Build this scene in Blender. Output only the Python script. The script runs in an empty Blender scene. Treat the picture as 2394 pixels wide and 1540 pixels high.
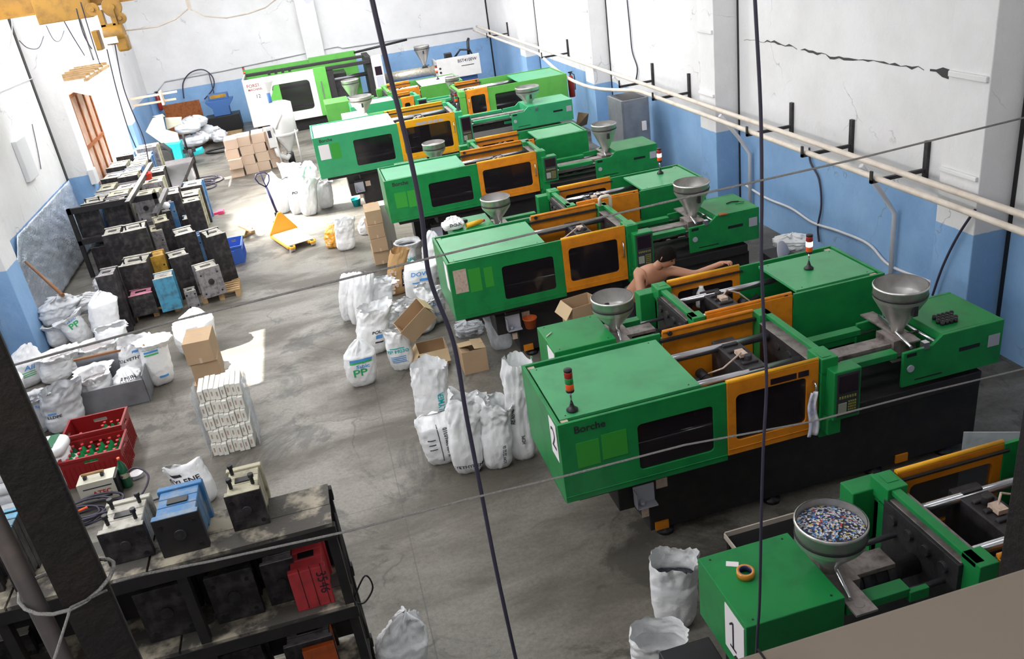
import bpy, bmesh, math, random
from mathutils import Vector, Matrix, noise
random.seed(7)
PI = math.pi
sc = bpy.context.scene
COL = sc.collection

# ------------------------------------------------------------------ camera
CAMH = 4.8
FPX = 1977.66
ROLL, PITCH, YAW = -0.14383, 0.44355, 0.18993
_cy, _sy, _cp, _sp = math.cos(YAW), math.sin(YAW), math.cos(PITCH), math.sin(PITCH)
FWD = Vector((_sy*_cp, _cy*_cp, -_sp))
_r0 = Vector((_cy, -_sy, 0)); _u0 = _r0.cross(FWD)
_c, _s = math.cos(ROLL), math.sin(ROLL)
RGT = _c*_r0 + _s*_u0
UPV = -_s*_r0 + _c*_u0
cam_d = bpy.data.cameras.new('camera'); cam = bpy.data.objects.new('camera', cam_d); COL.objects.link(cam)
m3 = Matrix((RGT, UPV, -FWD)).transposed()
cam.matrix_world = Matrix.Translation((0, 0, CAMH)) @ m3.to_4x4()
cam_d.sensor_width = 36; cam_d.lens = FPX/2394*36; cam_d.clip_start = .05; cam_d.clip_end = 200
sc.camera = cam

# ------------------------------------------------------------------ colour management, sky, sun, lights
sc.view_settings.view_transform = 'Standard'; sc.view_settings.look = 'None'
sc.view_settings.exposure = 0.38; sc.view_settings.gamma = 1.0
sc.view_settings.use_curve_mapping = False
w = bpy.data.worlds.new('world'); sc.world = w; w.use_nodes = True
bg = w.node_tree.nodes['Background']; bg.inputs[0].default_value = (.75, .86, 1, 1); bg.inputs[1].default_value = 1.2
sun_d = bpy.data.lights.new('sun', 'SUN'); sun_d.energy = 34; sun_d.angle = .009; sun_d.color = (1, .97, .92)
sun = bpy.data.objects.new('sun', sun_d); COL.objects.link(sun)
sun.rotation_euler = Vector((1, .12, -1.05)).to_track_quat('-Z', 'Y').to_euler(); sun.location = (-20, 5, 25)
def area(name, loc, size, size_y, power, direction, color=(1, 1, 1)):
    d = bpy.data.lights.new(name, 'AREA'); d.shape = 'RECTANGLE'; d.size = size; d.size_y = size_y
    d.energy = power; d.color = color
    o = bpy.data.objects.new(name, d); COL.objects.link(o); o.location = loc
    o.rotation_euler = Vector(direction).to_track_quat('-Z', 'Y').to_euler()
    return o
# added lamps for assumed daylight from above, the closed ceiling has no windows
for (y, p, t) in ((4.0, 105, 1.3), (10.0, 175, .6), (16.5, 400, .4), (23.0, 700, .15)):
    area('overhead_fill_lamp', (0.6, y, 6.15), 7.5, 1.3, p, (0, t, -1), (.96, .98, 1))
# daylight through the gate, plus added fill lamps along the left wall
area('gate_daylight', (-5.3, 22.6, 2.0), 2.7, 3.2, 1300, (1, -.45, -.35), (1, .98, .95))
gl = area('floor_glare_lamp', (-4.8, 18.6, 4.9), 2.6, .8, 620, (1, -.22, -1.05), (1, .99, .97)); gl.data.spread = .8  # added lamp for the glare on the floor, no window behind it
for (y, p) in ((4.5, 190), (10.2, 175), (15.6, 190)):
    area('left_fill_lamp', (-4.8, y, 5.6), 4.0, 1.0, p, (1, .05, -.62), (1, 1, 1))  # added lamps for assumed light from the left, no windows behind them
area('front_fill_lamp', (-.8, -1.4, 5.7), 6.0, 1.2, 62, (0, 1, -.30), (1, .99, .97))  # added fill lamp behind the viewpoint, the front wall has no window

# ------------------------------------------------------------------ measuring from the photograph
def ray(px, py): return RGT*(px-1197) - UPV*(py-770) + FWD*FPX
def G(px, py, z=0.):
    d = ray(px, py); return Vector((0, 0, CAMH)) + d*((z-CAMH)/d.z)
def PY(px, py, y):
    d = ray(px, py); return Vector((0, 0, CAMH)) + d*(y/d.y)
def PX(px, py, x):
    d = ray(px, py); return Vector((0, 0, CAMH)) + d*(x/d.x)
def HT(c, px, py):      # height where the vertical through c passes the image point
    d = ray(px, py); k = math.hypot(c.x, c.y)/math.hypot(d.x, d.y); return CAMH + d.z*k

def smooth_path(P, n=6):
    P = [Vector(p) for p in P]; dn = []
    for i in range(len(P)-1):
        p0 = P[max(i-1, 0)]; p1 = P[i]; p2 = P[i+1]; p3 = P[min(i+2, len(P)-1)]
        for k in range(n):
            t = k/n; dn.append(.5*((2*p1) + (p2-p0)*t + (2*p0-5*p1+4*p2-p3)*t*t + (3*p1-p0-3*p2+p3)*t*t*t))
    dn.append(P[-1]); return dn
# ------------------------------------------------------------------ object helpers
def tag(o, label=None, cat=None, group=None, kind=None):
    if label: o['label'] = label
    if cat: o['category'] = cat
    if group: o['group'] = group
    if kind: o['kind'] = kind
    return o
def empty(name, loc=(0, 0, 0), rz=0., label=None, cat=None, group=None):
    o = bpy.data.objects.new(name, None); COL.objects.link(o); o.location = loc; o.rotation_euler = (0, 0, rz)
    o.empty_display_size = .1
    return tag(o, label, cat, group)
def copy_tree(o, parent=None):
    c = o.copy(); COL.objects.link(c); c.parent = parent
    for ch in list(o.children): copy_tree(ch, c)
    return c

class MB:
    def __init__(s): s.v = []; s.f = []; s.m = []; s.s = []
    def add(s, vs, fs, m=0, sm=False, M=None):
        b = len(s.v)
        for v in vs:
            v = Vector(v)
            s.v.append(M @ v if M else v)
        for f in fs: s.f.append([b+i for i in f]); s.m.append(m); s.s.append(sm)
    def box(s, x0, x1, y0, y1, z0, z1, m=0, M=None):
        s.add([(x0,y0,z0),(x1,y0,z0),(x1,y1,z0),(x0,y1,z0),(x0,y0,z1),(x1,y0,z1),(x1,y1,z1),(x0,y1,z1)],
              [(0,3,2,1),(4,5,6,7),(0,1,5,4),(1,2,6,5),(2,3,7,6),(3,0,4,7)], m, False, M)
    def cyl(s, a, b, r, n=14, r2=None, m=0, cap=True, sm=True):
        a = Vector(a); b = Vector(b); d = (b-a).normalized(); r2 = r if r2 is None else r2
        u = d.orthogonal().normalized(); v = d.cross(u); vs = []
        for p, rr in ((a, r), (b, r2)):
            for i in range(n):
                t = 2*PI*i/n; vs.append(p + u*math.cos(t)*rr + v*math.sin(t)*rr)
        s.add(vs, [(i, (i+1) % n, n+(i+1) % n, n+i) for i in range(n)], m, sm)
        if cap: s.add(vs, [tuple(range(n-1, -1, -1)), tuple(range(n, 2*n))], m)
    def tube(s, pts, r, n=8, m=0):
        pts = [Vector(p) for p in pts]; vs = []; u = None
        for i, p in enumerate(pts):
            d = (pts[min(i+1, len(pts)-1)] - pts[max(i-1, 0)]).normalized()
            if u is None: u = d.orthogonal().normalized()
            u = (u - d*u.dot(d)).normalized(); v = d.cross(u)
            for k in range(n):
                t = 2*PI*k/n; vs.append(p + u*math.cos(t)*r + v*math.sin(t)*r)
        fs = [(i*n+k, i*n+(k+1) % n, (i+1)*n+(k+1) % n, (i+1)*n+k) for i in range(len(pts)-1) for k in range(n)]
        s.add(vs, fs, m, True)
        s.add(vs, [tuple(range(n-1, -1, -1)), tuple(range((len(pts)-1)*n, len(pts)*n))], m)
    def lathe(s, prof, c=(0, 0, 0), n=28, m=0, sm=True):
        vs = []
        for r, z in prof:
            for i in range(n):
                t = 2*PI*i/n; vs.append((c[0]+r*math.cos(t), c[1]+r*math.sin(t), c[2]+z))
        s.add(vs, [(j*n+i, j*n+(i+1) % n, (j+1)*n+(i+1) % n, (j+1)*n+i) for j in range(len(prof)-1) for i in range(n)], m, sm)
    def prism(s, poly, y0, y1, m=0, M=None):     # poly in x,z, extruded along y
        n = len(poly); vs = [(x, y0, z) for x, z in poly] + [(x, y1, z) for x, z in poly]
        s.add(vs, [tuple(range(n)), tuple(range(2*n-1, n-1, -1))] + [(i, n+i, n+(i+1) % n, (i+1) % n) for i in range(n)], m, False, M)
    def slab(s, x0, x1, z0, z1, y0, y1, m=0, hole=None, rad=.03, k=5, M=None):
        # plate in the x,z plane, with an optional round-cornered hole
        if not hole: return s.box(x0, x1, y0, y1, z0, z1, m, M)
        a, b, c, d = hole; inn = []; out = []
        for (cx, cz, t0, ox, oz) in ((b-rad, d-rad, 0, x1, z1), (a+rad, d-rad, PI/2, x0, z1), (a+rad, c+rad, PI, x0, z0), (b-rad, c+rad, 1.5*PI, x1, z0)):
            for i in range(k):
                t = t0 + PI/2*i/(k-1); inn.append((cx+rad*math.cos(t), cz+rad*math.sin(t))); out.append((ox, oz))
        n = len(inn)
        vs = [(x, y0, z) for x, z in out] + [(x, y0, z) for x, z in inn] + [(x, y1, z) for x, z in out] + [(x, y1, z) for x, z in inn]
        fs = []
        for i in range(n):
            j = (i+1) % n
            if out[i] == out[j]:
                fs += [(i, n+i, n+j), (2*n+i, 3*n+j, 3*n+i)]
            else:
                fs += [(i, n+i, n+j, j), (2*n+i, 2*n+j, 3*n+j, 3*n+i), (i, j, 2*n+j, 2*n+i)]
            fs.append((n+i, 3*n+i, 3*n+j, n+j))
        s.add(vs, fs, m, False, M)
    def rrect(s, a, b, c, d, y0, y1, rad=.03, k=5, m=0, M=None):
        P = []
        for (cx, cz, t0) in ((b-rad, d-rad, 0), (a+rad, d-rad, PI/2), (a+rad, c+rad, PI), (b-rad, c+rad, 1.5*PI)):
            for i in range(k):
                t = t0 + PI/2*i/(k-1); P.append((cx+rad*math.cos(t), cz+rad*math.sin(t)))
        s.prism(P, y0, y1, m, M)
    def build(s, name, mats, parent=None, bevel=0., loc=None, rz=None, weld=False):
        me = bpy.data.meshes.new(name); me.from_pydata([tuple(v) for v in s.v], [], s.f)
        if not isinstance(mats, (list, tuple)): mats = [mats]
        for mt in mats: me.materials.append(mt)
        me.polygons.foreach_set('material_index', s.m); me.polygons.foreach_set('use_smooth', s.s)
        if weld or True:
            bm = bmesh.new(); bm.from_mesh(me); bmesh.ops.remove_doubles(bm, verts=bm.verts, dist=1e-5)
            bmesh.ops.recalc_face_normals(bm, faces=bm.faces); bm.to_mesh(me); bm.free()
        me.update()
        o = bpy.data.objects.new(name, me); COL.objects.link(o)
        if parent is not None: o.parent = parent
        if loc is not None: o.location = loc
        if rz is not None: o.rotation_euler = (0, 0, rz)
        if bevel:
            md = o.modifiers.new('bevel', 'BEVEL'); md.width = bevel; md.segments = 2; md.limit_method = 'ANGLE'; md.angle_limit = .9
        return o

def build_split(mb, name, mats, parent=None, bevel=0.):
    # every loose piece of the collected shape becomes a part of its own
    par = {}
    def find(a):
        while par[a] != a: par[a] = par[par[a]]; a = par[a]
        return a
    key = [(round(v.x, 4), round(v.y, 4), round(v.z, 4)) for v in mb.v]
    for k in key: par.setdefault(k, k)
    for f in mb.f:
        for i in f[1:]: par[find(key[i])] = find(key[f[0]])
    comps = {}
    for fi, f in enumerate(mb.f): comps.setdefault(find(key[f[0]]), []).append(fi)
    out = []
    for fs in comps.values():
        b = MB(); idx = {}
        for fi in fs:
            f = []
            for i in mb.f[fi]:
                if i not in idx: idx[i] = len(b.v); b.v.append(mb.v[i])
                f.append(idx[i])
            b.f.append(f); b.m.append(mb.m[fi]); b.s.append(mb.s[fi])
        out.append(b.build(name, mats, parent, bevel))
    return out

_tc = {}
def text_geo(body, size=1.0, bold=0.0):
    key = (body, bold)
    if key not in _tc:
        cu = bpy.data.curves.new('t', 'FONT'); cu.body = body; cu.size = 1; cu.align_x = 'CENTER'; cu.align_y = 'CENTER'
        cu.offset = bold; cu.resolution_u = 3
        o = bpy.data.objects.new('t', cu); COL.objects.link(o)
        dg = bpy.context.evaluated_depsgraph_get(); me = bpy.data.meshes.new_from_object(o.evaluated_get(dg))
        _tc[key] = ([tuple(v.co) for v in me.vertices], [tuple(p.vertices) for p in me.polygons])
        bpy.data.objects.remove(o); bpy.data.curves.remove(cu); bpy.data.meshes.remove(me)
    V, F = _tc[key]
    return [(x*size, y*size) for x, y, _ in V], F
def text_on(mb, body, size, fn, m=0, bold=.01):
    V, F = text_geo(body, size, bold); mb.add([fn(x, y) for x, y in V], F, m)

# ------------------------------------------------------------------ materials
def _mat(name):
    m = bpy.data.materials.new(name); m.use_nodes = True; nt = m.node_tree
    return m, nt, nt.nodes['Principled BSDF']
def _ramp(nt, src, p0, p1, c0=(0,0,0,1), c1=(1,1,1,1)):
    r = nt.nodes.new('ShaderNodeValToRGB'); r.color_ramp.elements[0].position = p0; r.color_ramp.elements[1].position = p1
    r.color_ramp.elements[0].color = c0; r.color_ramp.elements[1].color = c1; nt.links.new(src, r.inputs[0]); return r.outputs[0]
def _mix(nt, fac, a, b, mode='MIX'):
    x = nt.nodes.new('ShaderNodeMix'); x.data_type = 'RGBA'; x.blend_type = mode
    for i, v in ((0, fac), (6, a), (7, b)):
        if hasattr(v, 'links'): nt.links.new(v, x.inputs[i])
        elif i == 0: x.inputs[0].default_value = v
        else: x.inputs[i].default_value = (*v[:3], 1)
    return x.outputs[2]
def _noise(nt, vec, scale, detail=5, rough=.6, dist=0.):
    n = nt.nodes.new('ShaderNodeTexNoise'); n.inputs['Scale'].default_value = scale; n.inputs['Detail'].default_value = detail
    n.inputs['Roughness'].default_value = rough; n.inputs['Distortion'].default_value = dist
    nt.links.new(vec, n.inputs['Vector']); return n.outputs['Fac']
def pmat(name, col, rough=.5, metal=0., dirt=None, amt=.35, scale=6., bump=0., bscale=40., spec=None, objc=True, p0=.45, p1=.72, trans=0., alpha=1., coat=0., emit=0.):
    m, nt, b = _mat(name)
    tc = nt.nodes.new('ShaderNodeTexCoord'); vec = tc.outputs['Object']
    if not objc:
        g = nt.nodes.new('ShaderNodeNewGeometry'); vec = g.outputs['Position']
    b.inputs['Base Color'].default_value = (*col, 1); b.inputs['Roughness'].default_value = rough; b.inputs['Metallic'].default_value = metal
    if dirt:
        f = _ramp(nt, _noise(nt, vec, scale), p0, p1, (0,0,0,1), (amt, amt, amt, 1))
        nt.links.new(_mix(nt, f, col, dirt), b.inputs['Base Color'])
    if bump:
        bn = nt.nodes.new('ShaderNodeBump'); bn.inputs['Strength'].default_value = bump; bn.inputs['Distance'].default_value = .02
        nt.links.new(_noise(nt, vec, bscale, 4), bn.inputs['Height']); nt.links.new(bn.outputs[0], b.inputs['Normal'])
    if spec is not None: b.inputs['Specular IOR Level'].default_value = spec
    if trans: b.inputs['Transmission Weight'].default_value = trans
    if alpha < 1: b.inputs['Alpha'].default_value = alpha
    if coat: b.inputs['Coat Weight'].default_value = coat; b.inputs['Coat Roughness'].default_value = .3 if coat < .6 else .1
    if emit: b.inputs['Emission Color'].default_value = (*col, 1); b.inputs['Emission Strength'].default_value = emit
    return m
M = {}
M['green'] = pmat('green_paint', (.011, .225, .055), .36, dirt=(.005, .10, .035), amt=.6, scale=3.5, bump=.02, spec=.35)
M['green_lid_lit'] = pmat('green_paint_lid_lit', (.04, .31, .11), .42, dirt=(.015, .17, .06), amt=.6, scale=2.5, coat=.3)  # lid copy of the green, lightened for the light from above
M['teal'] = pmat('pale_green_paint', (.035, .34, .14), .36, dirt=(.02, .2, .1), amt=.4, scale=2.5)
M['lime'] = pmat('bright_green_paint', (.10, .36, .06), .4, dirt=(.04, .2, .03), amt=.4, scale=3)
M['patch'] = pmat('fresh_green_patch', (.03, .30, .03), .5)
M['orange'] = pmat('orange_paint', (.68, .23, .012), .4, dirt=(.25, .08, .01), amt=.45, scale=7)
M['yellow'] = pmat('yellow_paint', (.80, .38, .008), .4, dirt=(.4, .18, .01), amt=.35, scale=7)
M['dark'] = pmat('dark_machine_paint', (.012, .010, .012), .6, dirt=(.03, .025, .02), amt=.6, scale=9)
M['black'] = pmat('black_plastic', (.008, .008, .01), .45)
M['steel'] = pmat('bright_steel', (.62, .62, .66), .22, .95)
M['iron'] = pmat('worn_iron', (.045, .042, .046), .5, .4, dirt=(.015, .011, .011), amt=.8, scale=12, bump=.2)
M['plate'] = pmat('oily_plate_steel', (.30, .26, .25), .45, .4, dirt=(.06, .04, .035), amt=.9, scale=9)
M['stainless'] = pmat('stainless_steel', (.62, .61, .58), .34, .75, dirt=(.3, .29, .28), amt=.5, scale=5)
M['stain_in'] = pmat('stainless_inside', (.42, .41, .40), .4, .6, dirt=(.2, .18, .15), amt=.5, scale=7)
M['glass'] = pmat('smoked_door_glass', (.015, .012, .015), .12, alpha=.72)
M['paper'] = pmat('white_paper', (.78, .74, .76), .8)
M['paper_old'] = pmat('yellowed_paper', (.55, .42, .34), .8, dirt=(.3, .2, .14), amt=.7, scale=30)
M['ink'] = pmat('black_ink', (.02, .015, .03), .7)
M['sticker'] = pmat('grey_sticker', (.38, .38, .44), .5)
M['red_sticker'] = pmat('dark_red_sticker', (.25, .04, .02), .5)
M['screen'] = pmat('dark_screen', (.02, .012, .02), .15)
M['keys'] = pmat('olive_keys', (.25, .25, .05), .5)
M['keypad'] = pmat('keypad_panel', (.035, .035, .045), .5)
M['display'] = pmat('pale_label', (.30, .32, .26), .5)
M['red_lamp'] = pmat('red_lamp_plastic', (.30, .02, .015), .3)
M['orange_lamp'] = pmat('orange_lamp_plastic', (.75, .10, .02), .3)
M['green_lamp'] = pmat('green_lamp_plastic', (.02, .22, .05), .3)
M['lit_lamp'] = pmat('lit_green_lamp', (.7, 1, .8), .3, emit=2.5)
M['white_mach'] = pmat('white_machine_paint', (.60, .58, .57), .4, dirt=(.45, .43, .42), amt=.4, scale=3)
M['film'] = pmat('white_woven_bag', (.84, .84, .85), .42, dirt=(.62, .64, .68), amt=.45, scale=5, bump=.6, bscale=9)
M['film2'] = pmat('dull_grey_bag', (.55, .56, .58), .55, dirt=(.36, .37, .40), amt=.6, scale=5, bump=.4, bscale=14)
M['clear'] = pmat('clear_film', (.70, .74, .80), .25, dirt=(.5, .52, .55), amt=.4, scale=8, bump=.7, bscale=18, alpha=.42)
M['liner'] = pmat('bag_inner_liner', (.60, .62, .66), .45, bump=.5, bscale=16)
M['blue_ink'] = pmat('blue_print', (.08, .30, .68), .5)
M['green_ink'] = pmat('green_print', (.03, .42, .13), .5)
M['dkgreen_ink'] = pmat('dark_green_print', (.01, .13, .05), .5)
M['black_pellets'] = pmat('black_granules', (.02, .02, .025), .6, dirt=(.2, .22, .3), amt=.6, scale=90, bump=.8, bscale=90)
M['white_pellets'] = pmat('pale_granules', (.55, .50, .50), .6, dirt=(.35, .3, .3), amt=.7, scale=90, bump=.8, bscale=90)
M['card'] = pmat('cardboard', (.44, .30, .18), .8, dirt=(.33, .22, .13), amt=.4, scale=3)
M['card_in'] = pmat('cardboard_inside', (.55, .40, .24), .8)
M['card_pale'] = pmat('pale_cardboard', (.56, .41, .31), .8, dirt=(.45, .32, .24), amt=.4, scale=3)
M['white_card'] = pmat('white_card', (.78, .76, .70), .7)
M['kraft'] = pmat('kraft_paper', (.50, .30, .13), .75, dirt=(.38, .22, .1), amt=.5, scale=7, bump=.3, bscale=12)
M['wood'] = pmat('pallet_wood', (.42, .27, .13), .8, dirt=(.16, .09, .04), amt=.7, scale=8)
M['shelf'] = pmat('dirty_shelf_board', (.34, .30, .23), .7, dirt=(.05, .045, .04), amt=.97, scale=4.5, p0=.40, p1=.53, bump=.25)
M['brown_wood'] = pmat('brown_stick_wood', (.22, .09, .03), .6)
M['rust'] = pmat('rusty_board', (.30, .09, .02), .8, dirt=(.12, .03, .01), amt=.8, scale=14)
M['mould'] = pmat('grimy_mould_steel', (.022, .019, .021), .55, .3, dirt=(.13, .115, .115), amt=.6, scale=9, bump=.35, bscale=30)
M['mould_top'] = pmat('pale_mould_top', (.42, .40, .35), .5, .2, dirt=(.10, .09, .08), amt=.85, scale=12)  # paler than the faces: partly paint, partly sunlight put into the colour
M['mould_grey'] = pmat('grey_mould_face', (.30, .28, .29), .5, .3, dirt=(.06, .05, .05), amt=.9, scale=14, bump=.3)
M['mould_cream'] = pmat('cream_mould_plate', (.42, .39, .28), .55, dirt=(.09, .08, .05), amt=.85, scale=12)
M['mould_blue'] = pmat('blue_mould_paint', (.06, .27, .42), .5, dirt=(.05, .05, .05), amt=.9, scale=10)
M['mould_dkblue'] = pmat('dark_blue_mould_paint', (.04, .16, .36), .5, dirt=(.3, .28, .2), amt=.7, scale=9)
M['mould_pink'] = pmat('pink_mould_paint', (.60, .22, .30), .55, dirt=(.15, .05, .08), amt=.6, scale=12)
M['mould_ochre'] = pmat('ochre_mould_paint', (.42, .23, .02), .5, dirt=(.08, .04, .01), amt=.8, scale=9)
M['mould_red'] = pmat('red_mould_paint', (.55, .045, .055), .5, dirt=(.2, .03, .03), amt=.6, scale=12)
M['mould_orange'] = pmat('orange_mould_paint', (.60, .11, .02), .5, dirt=(.2, .05, .02), amt=.5, scale=12)
M['mould_wood'] = pmat('tan_mould_paint', (.42, .26, .11), .5, dirt=(.1, .06, .03), amt=.7, scale=12)
M['blue_crate'] = pmat('blue_plastic', (.05, .13, .50), .45)
M['red_crate'] = pmat('dark_red_plastic', (.24, .008, .010), .4)
M['red'] = pmat('red_plastic', (.72, .03, .015), .4)
M['bottle'] = pmat('green_bottle_plastic', (.02, .28, .09), .12, coat=.5)
M['bottle_dk'] = pmat('dark_green_bottle', (.01, .09, .04), .12, coat=.5)
M['cap_red'] = pmat('red_cap', (.5, .02, .03), .4)
M['teal_paint'] = pmat('turquoise_paint', (.01, .42, .45), .45, dirt=(.01, .25, .28), amt=.4, scale=4)
M['blue_paint'] = pmat('blue_machine_paint', (.04, .12, .33), .5)
M['fairing'] = pmat('cream_sheet_metal', (.62, .60, .50), .35, .2, dirt=(.5, .45, .33), amt=.5, scale=3)
M['crane'] = pmat('crane_yellow', (.36, .185, .022), .45, dirt=(.12, .06, .015), amt=.7, scale=6)
M['jack'] = pmat('jack_orange', (.80, .36, .02), .4)
M['jack_pale'] = pmat('jack_worn_deck', (.75, .70, .58), .5, dirt=(.6, .5, .35), amt=.4, scale=5)
M['navy'] = pmat('navy_handle_paint', (.03, .025, .10), .4)
M['cable'] = pmat('dark_cable', (.04, .035, .06), .5)
M['rope'] = pmat('pale_rope', (.30, .29, .28), .7, bump=.6, bscale=120)
M['pipe'] = pmat('cream_pipe', (.66, .58, .50), .5, dirt=(.4, .32, .26), amt=.5, scale=5)
M['wpipe'] = pmat('pale_pipe', (.60, .60, .62), .5)
M['rusty_post'] = pmat('rusty_post_steel', (.007, .005, .005), .7, .1, dirt=(.016, .010, .007), amt=.8, scale=7, bump=.3)
M['grey_pipe'] = pmat('grey_pipe_paint', (.08, .07, .07), .5, dirt=(.2, .15, .12), amt=.5, scale=9)
M['beige'] = pmat('beige_sheet_metal', (.25, .205, .165), .55, dirt=(.19, .155, .125), amt=.5, scale=3)
M['tape'] = pmat('amber_tape', (.60, .24, .02), .3, coat=.6)
M['foil'] = pmat('crumpled_foil', (.66, .72, .82), .25, .5, dirt=(.40, .48, .62), amt=.5, scale=3, bump=1.0, bscale=24)
M['skin'] = pmat('skin', (.42, .20, .12), .55, dirt=(.32, .13, .08), amt=.4, scale=6)
M['hair'] = pmat('black_hair', (.008, .006, .006), .9, spec=.1, bump=.5, bscale=60)
M['trousers'] = pmat('dark_trousers', (.02, .02, .03), .8)
M['cloth'] = pmat('blue_white_cloth', (.45, .48, .72), .8, dirt=(.85, .85, .9), amt=.9, scale=9, p0=.4, p1=.55)
M['orange_bits'] = pmat('orange_plastic_parts', (.85, .38, .01), .4, dirt=(.9, .75, .5), amt=.9, scale=16, bump=.8, bscale=25)
M['tarp'] = pmat('white_tarp', (.85, .84, .82), .6, bump=.3, bscale=5)
M['gate_brown'] = pmat('brown_gate_panels', (.46, .28, .20), .65, dirt=(.62, .52, .46), amt=.8, scale=4)
M['alu'] = pmat('foil_wrap', (.72, .66, .54), .3, .7, dirt=(.3, .26, .2), amt=.6, scale=12, bump=.8, bscale=20)
M['cabinet'] = pmat('grey_cabinet_steel', (.28, .29, .32), .4, .5, dirt=(.12, .13, .15), amt=.6, scale=2.5)

def multi_pellets():
    m, nt, b = _mat('mixed_colour_regrind'); tc = nt.nodes.new('ShaderNodeTexCoord')
    v = nt.nodes.new('ShaderNodeTexVoronoi'); v.inputs['Scale'].default_value = 95; nt.links.new(tc.outputs['Object'], v.inputs['Vector'])
    sep = nt.nodes.new('ShaderNodeSeparateColor'); nt.links.new(v.outputs['Color'], sep.inputs[0])
    r = nt.nodes.new('ShaderNodeValToRGB'); nt.links.new(sep.outputs[0], r.inputs[0]); r.color_ramp.interpolation = 'CONSTANT'
    cols = [(0,(.015,.015,.03)), (.3,(.03,.08,.28)), (.45,(.10,.28,.55)), (.55,(.5,.5,.55)), (.72,(.7,.68,.66)), (.86,(.25,.18,.16)), (.93,(.45,.05,.04)), (.96,(.55,.45,.1))]
    r.color_ramp.elements[1].position = 1
    for p, c in cols[1:]:
        e = r.color_ramp.elements.new(p); e.color = (*c, 1)
    r.color_ramp.elements[0].color = (*cols[0][1], 1); r.color_ramp.elements[len(r.color_ramp.elements)-1].color = (.6, .6, .6, 1)
    nt.links.new(r.outputs[0], b.inputs['Base Color']); b.inputs['Roughness'].default_value = .6
    bn = nt.nodes.new('ShaderNodeBump'); bn.inputs['Strength'].default_value = .8; bn.inputs['Distance'].default_value = .01
    nt.links.new(v.outputs['Distance'], bn.inputs['Height']); nt.links.new(bn.outputs[0], b.inputs['Normal'])
    return m
M['regrind'] = multi_pellets()

def wall_mat():
    m, nt, b = _mat('painted_plaster'); g = nt.nodes.new('ShaderNodeNewGeometry'); P = g.outputs['Position']
    sep = nt.nodes.new('ShaderNodeSeparateXYZ'); nt.links.new(P, sep.inputs[0])
    nz = _noise(nt, P, 6, 3)
    ma = nt.nodes.new('ShaderNodeMath'); ma.operation = 'MULTIPLY_ADD'; nt.links.new(nz, ma.inputs[0]); ma.inputs[1].default_value = .03; nt.links.new(sep.outputs[2], ma.inputs[2])
    band = _ramp(nt, ma.outputs[0], .5, .501)
    mr = nt.nodes.new('ShaderNodeMapRange'); mr.inputs['From Min'].default_value = 1.41; mr.inputs['From Max'].default_value = 1.42
    nt.links.new(ma.outputs[0], mr.inputs['Value'])
    big = _ramp(nt, _noise(nt, P, .9, 6, .65), .35, .75)
    white = _mix(nt, big, (.74, .73, .74), (.62, .61, .61))
    blue = _mix(nt, big, (.25, .42, .66), (.16, .31, .54))
    base = _mix(nt, mr.outputs[0], blue, white)
    speck = _ramp(nt, _noise(nt, P, 5, 8, .8), .66, .72, (0,0,0,1), (.7,.7,.7,1))
    base = _mix(nt, speck, base, (.30, .28, .27))
    vt = nt.nodes.new('ShaderNodeTexVoronoi'); vt.feature = 'DISTANCE_TO_EDGE'; vt.inputs['Scale'].default_value = .55
    wv = nt.nodes.new('ShaderNodeVectorMath'); wv.operation = 'ADD'
    nn = nt.nodes.new('ShaderNodeTexNoise'); nn.inputs['Scale'].default_value = 1.7; nn.inputs['Detail'].default_value = 6; nt.links.new(P, nn.inputs['Vector'])
    nt.links.new(P, wv.inputs[0]); nt.links.new(nn.outputs['Color'], wv.inputs[1]); nt.links.new(wv.outputs[0], vt.inputs['Vector'])
    cr = _ramp(nt, vt.outputs['Distance'], .0, .006, (1,1,1,1), (0,0,0,1))
    gate = _ramp(nt, _noise(nt, P, 1.3, 2), .52, .6)
    mm = nt.nodes.new('ShaderNodeMath'); mm.operation = 'MULTIPLY'; nt.links.new(cr, mm.inputs[0]); nt.links.new(gate, mm.inputs[1])
    m2 = nt.nodes.new('ShaderNodeMath'); m2.operation = 'MULTIPLY'; nt.links.new(mm.outputs[0], m2.inputs[0]); m2.inputs[1].default_value = .55
    base = _mix(nt, m2.outputs[0], base, (.16, .15, .15))
    nt.links.new(base, b.inputs['Base Color']); b.inputs['Roughness'].default_value = .75
    bn = nt.nodes.new('ShaderNodeBump'); bn.inputs['Strength'].default_value = .35; bn.inputs['Distance'].default_value = .03
    nt.links.new(_noise(nt, P, 7, 6, .7), bn.inputs['Height']); nt.links.new(bn.outputs[0], b.inputs['Normal'])
    return m
M['wall'] = wall_mat()

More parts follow.
